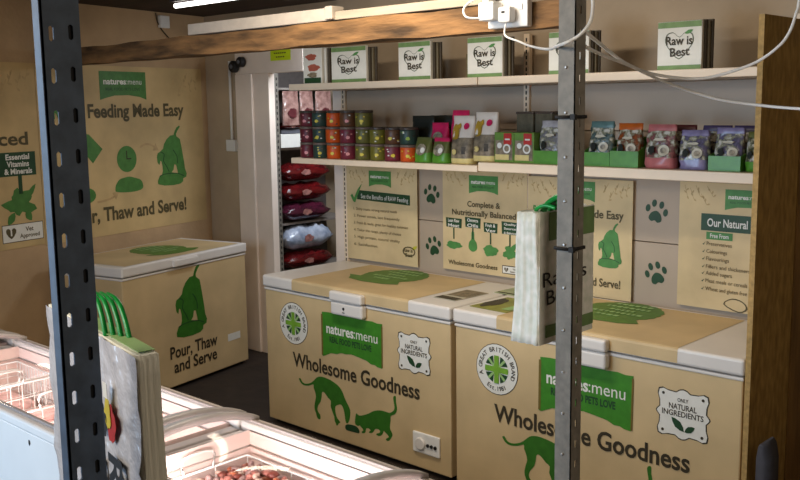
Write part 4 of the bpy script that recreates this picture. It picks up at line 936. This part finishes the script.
def basket(x0, x1, y0, y1, z0, z1, label, nx=9, ny=6):
    o = tag(empty('wire_basket', ((x0+x1)/2, (y0+y1)/2, z0)), label, 'basket', 'white wire freezer baskets')
    cx, cy = (x0+x1)/2, (y0+y1)/2; a, b, h = (x1-x0)/2, (y1-y0)/2, z1-z0; mb = MB(WHITEP)
    for i in range(nx+1):
        x = -a+2*a*i/nx; mb.tube([(x, -b, h), (x, -b, 0), (x, b, 0), (x, b, h)], .0022, n=5)
    for i in range(ny+1):
        y = -b+2*b*i/ny; mb.tube([(-a, y, h), (-a, y, 0), (a, y, 0), (a, y, h)], .0022, n=5)
    for zz in (h*.33, h*.66): mb.tube([(-a, -b, zz), (a, -b, zz), (a, b, zz), (-a, b, zz), (-a, -b, zz)], .0022, n=5)
    mb.build('wire_mesh', o); MB(WHITEP).tube([(-a, -b, h), (a, -b, h), (a, b, h), (-a, b, h), (-a, -b, h)], .004, n=6).build('rim', o)
    for sx in (-1, 1): MB(WHITEP).tube([(sx*a, -.05, h), (sx*a, -.05, h+.05), (sx*a, .05, h+.05), (sx*a, .05, h)], .004, n=6, sm=3).build('handle', o)
    return o
meat(1.975, 2.295, -1.975, -1.645, .725, 850, 'loose frozen meat and bone chunks filling the lit display freezer', 4)
basket(1.965, 2.305, -1.985, -1.635, .60, .758, 'white wire basket heaped with loose meat', 5, 3)
basket(2.34, 2.70, -1.995, -1.62, .55, .74, 'white wire basket beside the loose meat', 8, 6)
basket(.75, 1.10, -1.99, -1.63, .60, .77, 'white wire basket seen left of the dark post'.replace(' left of', ' beside'), 12, 8)
basket(.42, .72, -1.99, -1.63, .60, .77, 'white wire basket at the far end of the basket freezer', 12, 8)
def meat_block(x0, x1, y0, y1, z0, z1, label, m):
    return tag(MB(m).box(x0, y0, z0, x1, y1, z1, bev=.012).build('meat_pack'), label, 'meat pack', 'pink frozen packs in the wire baskets')
PKM = colm('frozen_pink', 226, 186, 180, .5, .2, scale=30)
meat_block(.79, .93, -1.95, -1.68, .606, .68, 'pink frozen meat pack in the basket beside the dark post, far half', PKM)
meat_block(.945, 1.08, -1.95, -1.68, .606, .67, 'pink frozen meat pack in the basket beside the dark post, close to the lit end', PKM)
meat_block(.46, .68, -1.95, -1.68, .606, .67, 'pink frozen meat pack in the wire basket at the far end', PKM)

# leaflets on the freezer lids
def leaflet(P, label, m, pics, z=.8615):
    o = tag(MB(m).flat([P], XY(0, 0, z), n0=0, th=.002).build('leaflet'), label, 'leaflet', 'leaflets lying on the long freezer lids')
    mb = MB(*[q for q, _ in pics])
    for i, (q, pp) in enumerate(pics): mb.flat([pp], XY(0, 0, z+.002), n0=.0004+.0004*i, m=i)
    mb.build('leaflet_print', o); return o
LW = colm('leaflet_paper', 196, 190, 170, .4, .1)
leaflet([(1.175, .115), (1.315, .11), (1.325, .36), (1.185, .365)], 'pale leaflet with a dark photo band near the joint of the lids', LW, [(DRK, [(1.18, .12), (1.31, .115), (1.312, .17), (1.182, .175)]), (TAUPE, [(1.19, .20), (1.315, .20), (1.32, .35), (1.19, .355)])])
leaflet([(1.44, .07), (1.66, .06), (1.68, .33), (1.46, .34)], 'olive leaflet with a dark oval photo on the lid', colm('leaflet_olive', 140, 140, 56, .4, .2, scale=18), [(DRK, blob(1.49, .2, .04, .10, 3)), (LGREEN, [(1.60, .1), (1.65, .1), (1.66, .28), (1.61, .28)])])
leaflet([(1.33, .40), (1.52, .39), (1.53, .60), (1.34, .61)], 'pale green leaflet lying towards the back of the lid', colm('leaflet_sage', 164, 172, 130, .4, .2, scale=18), [(PGREEN, [(1.42, .44), (1.50, .44), (1.51, .57), (1.43, .57)]), (INK, [(1.34, .41), (1.51, .40), (1.51, .415), (1.34, .425)])])

# shaded clutter beyond the board
tag(MB(mat('dull_grey_sack', s(72, 72, 80), .8)).loft([[(2.868+q, -.06-q, z), (2.925-q, -.06-q, z), (2.925-q, .02, z), (2.868+q, .02, z)] for z, q in ((0, 0), (.3, .003), (.52, .004), (.57, .014), (.585, .024))]).build('grey_sack'), 'slim grey sack standing in the shade against the chipboard', 'sack')
tag(MB(BEAM).box(2.96, .12, 0, 3.06, .2, .60, bev=.004).build('timber_offcut'), 'short pale timber offcut standing in the dark corner', 'timber')
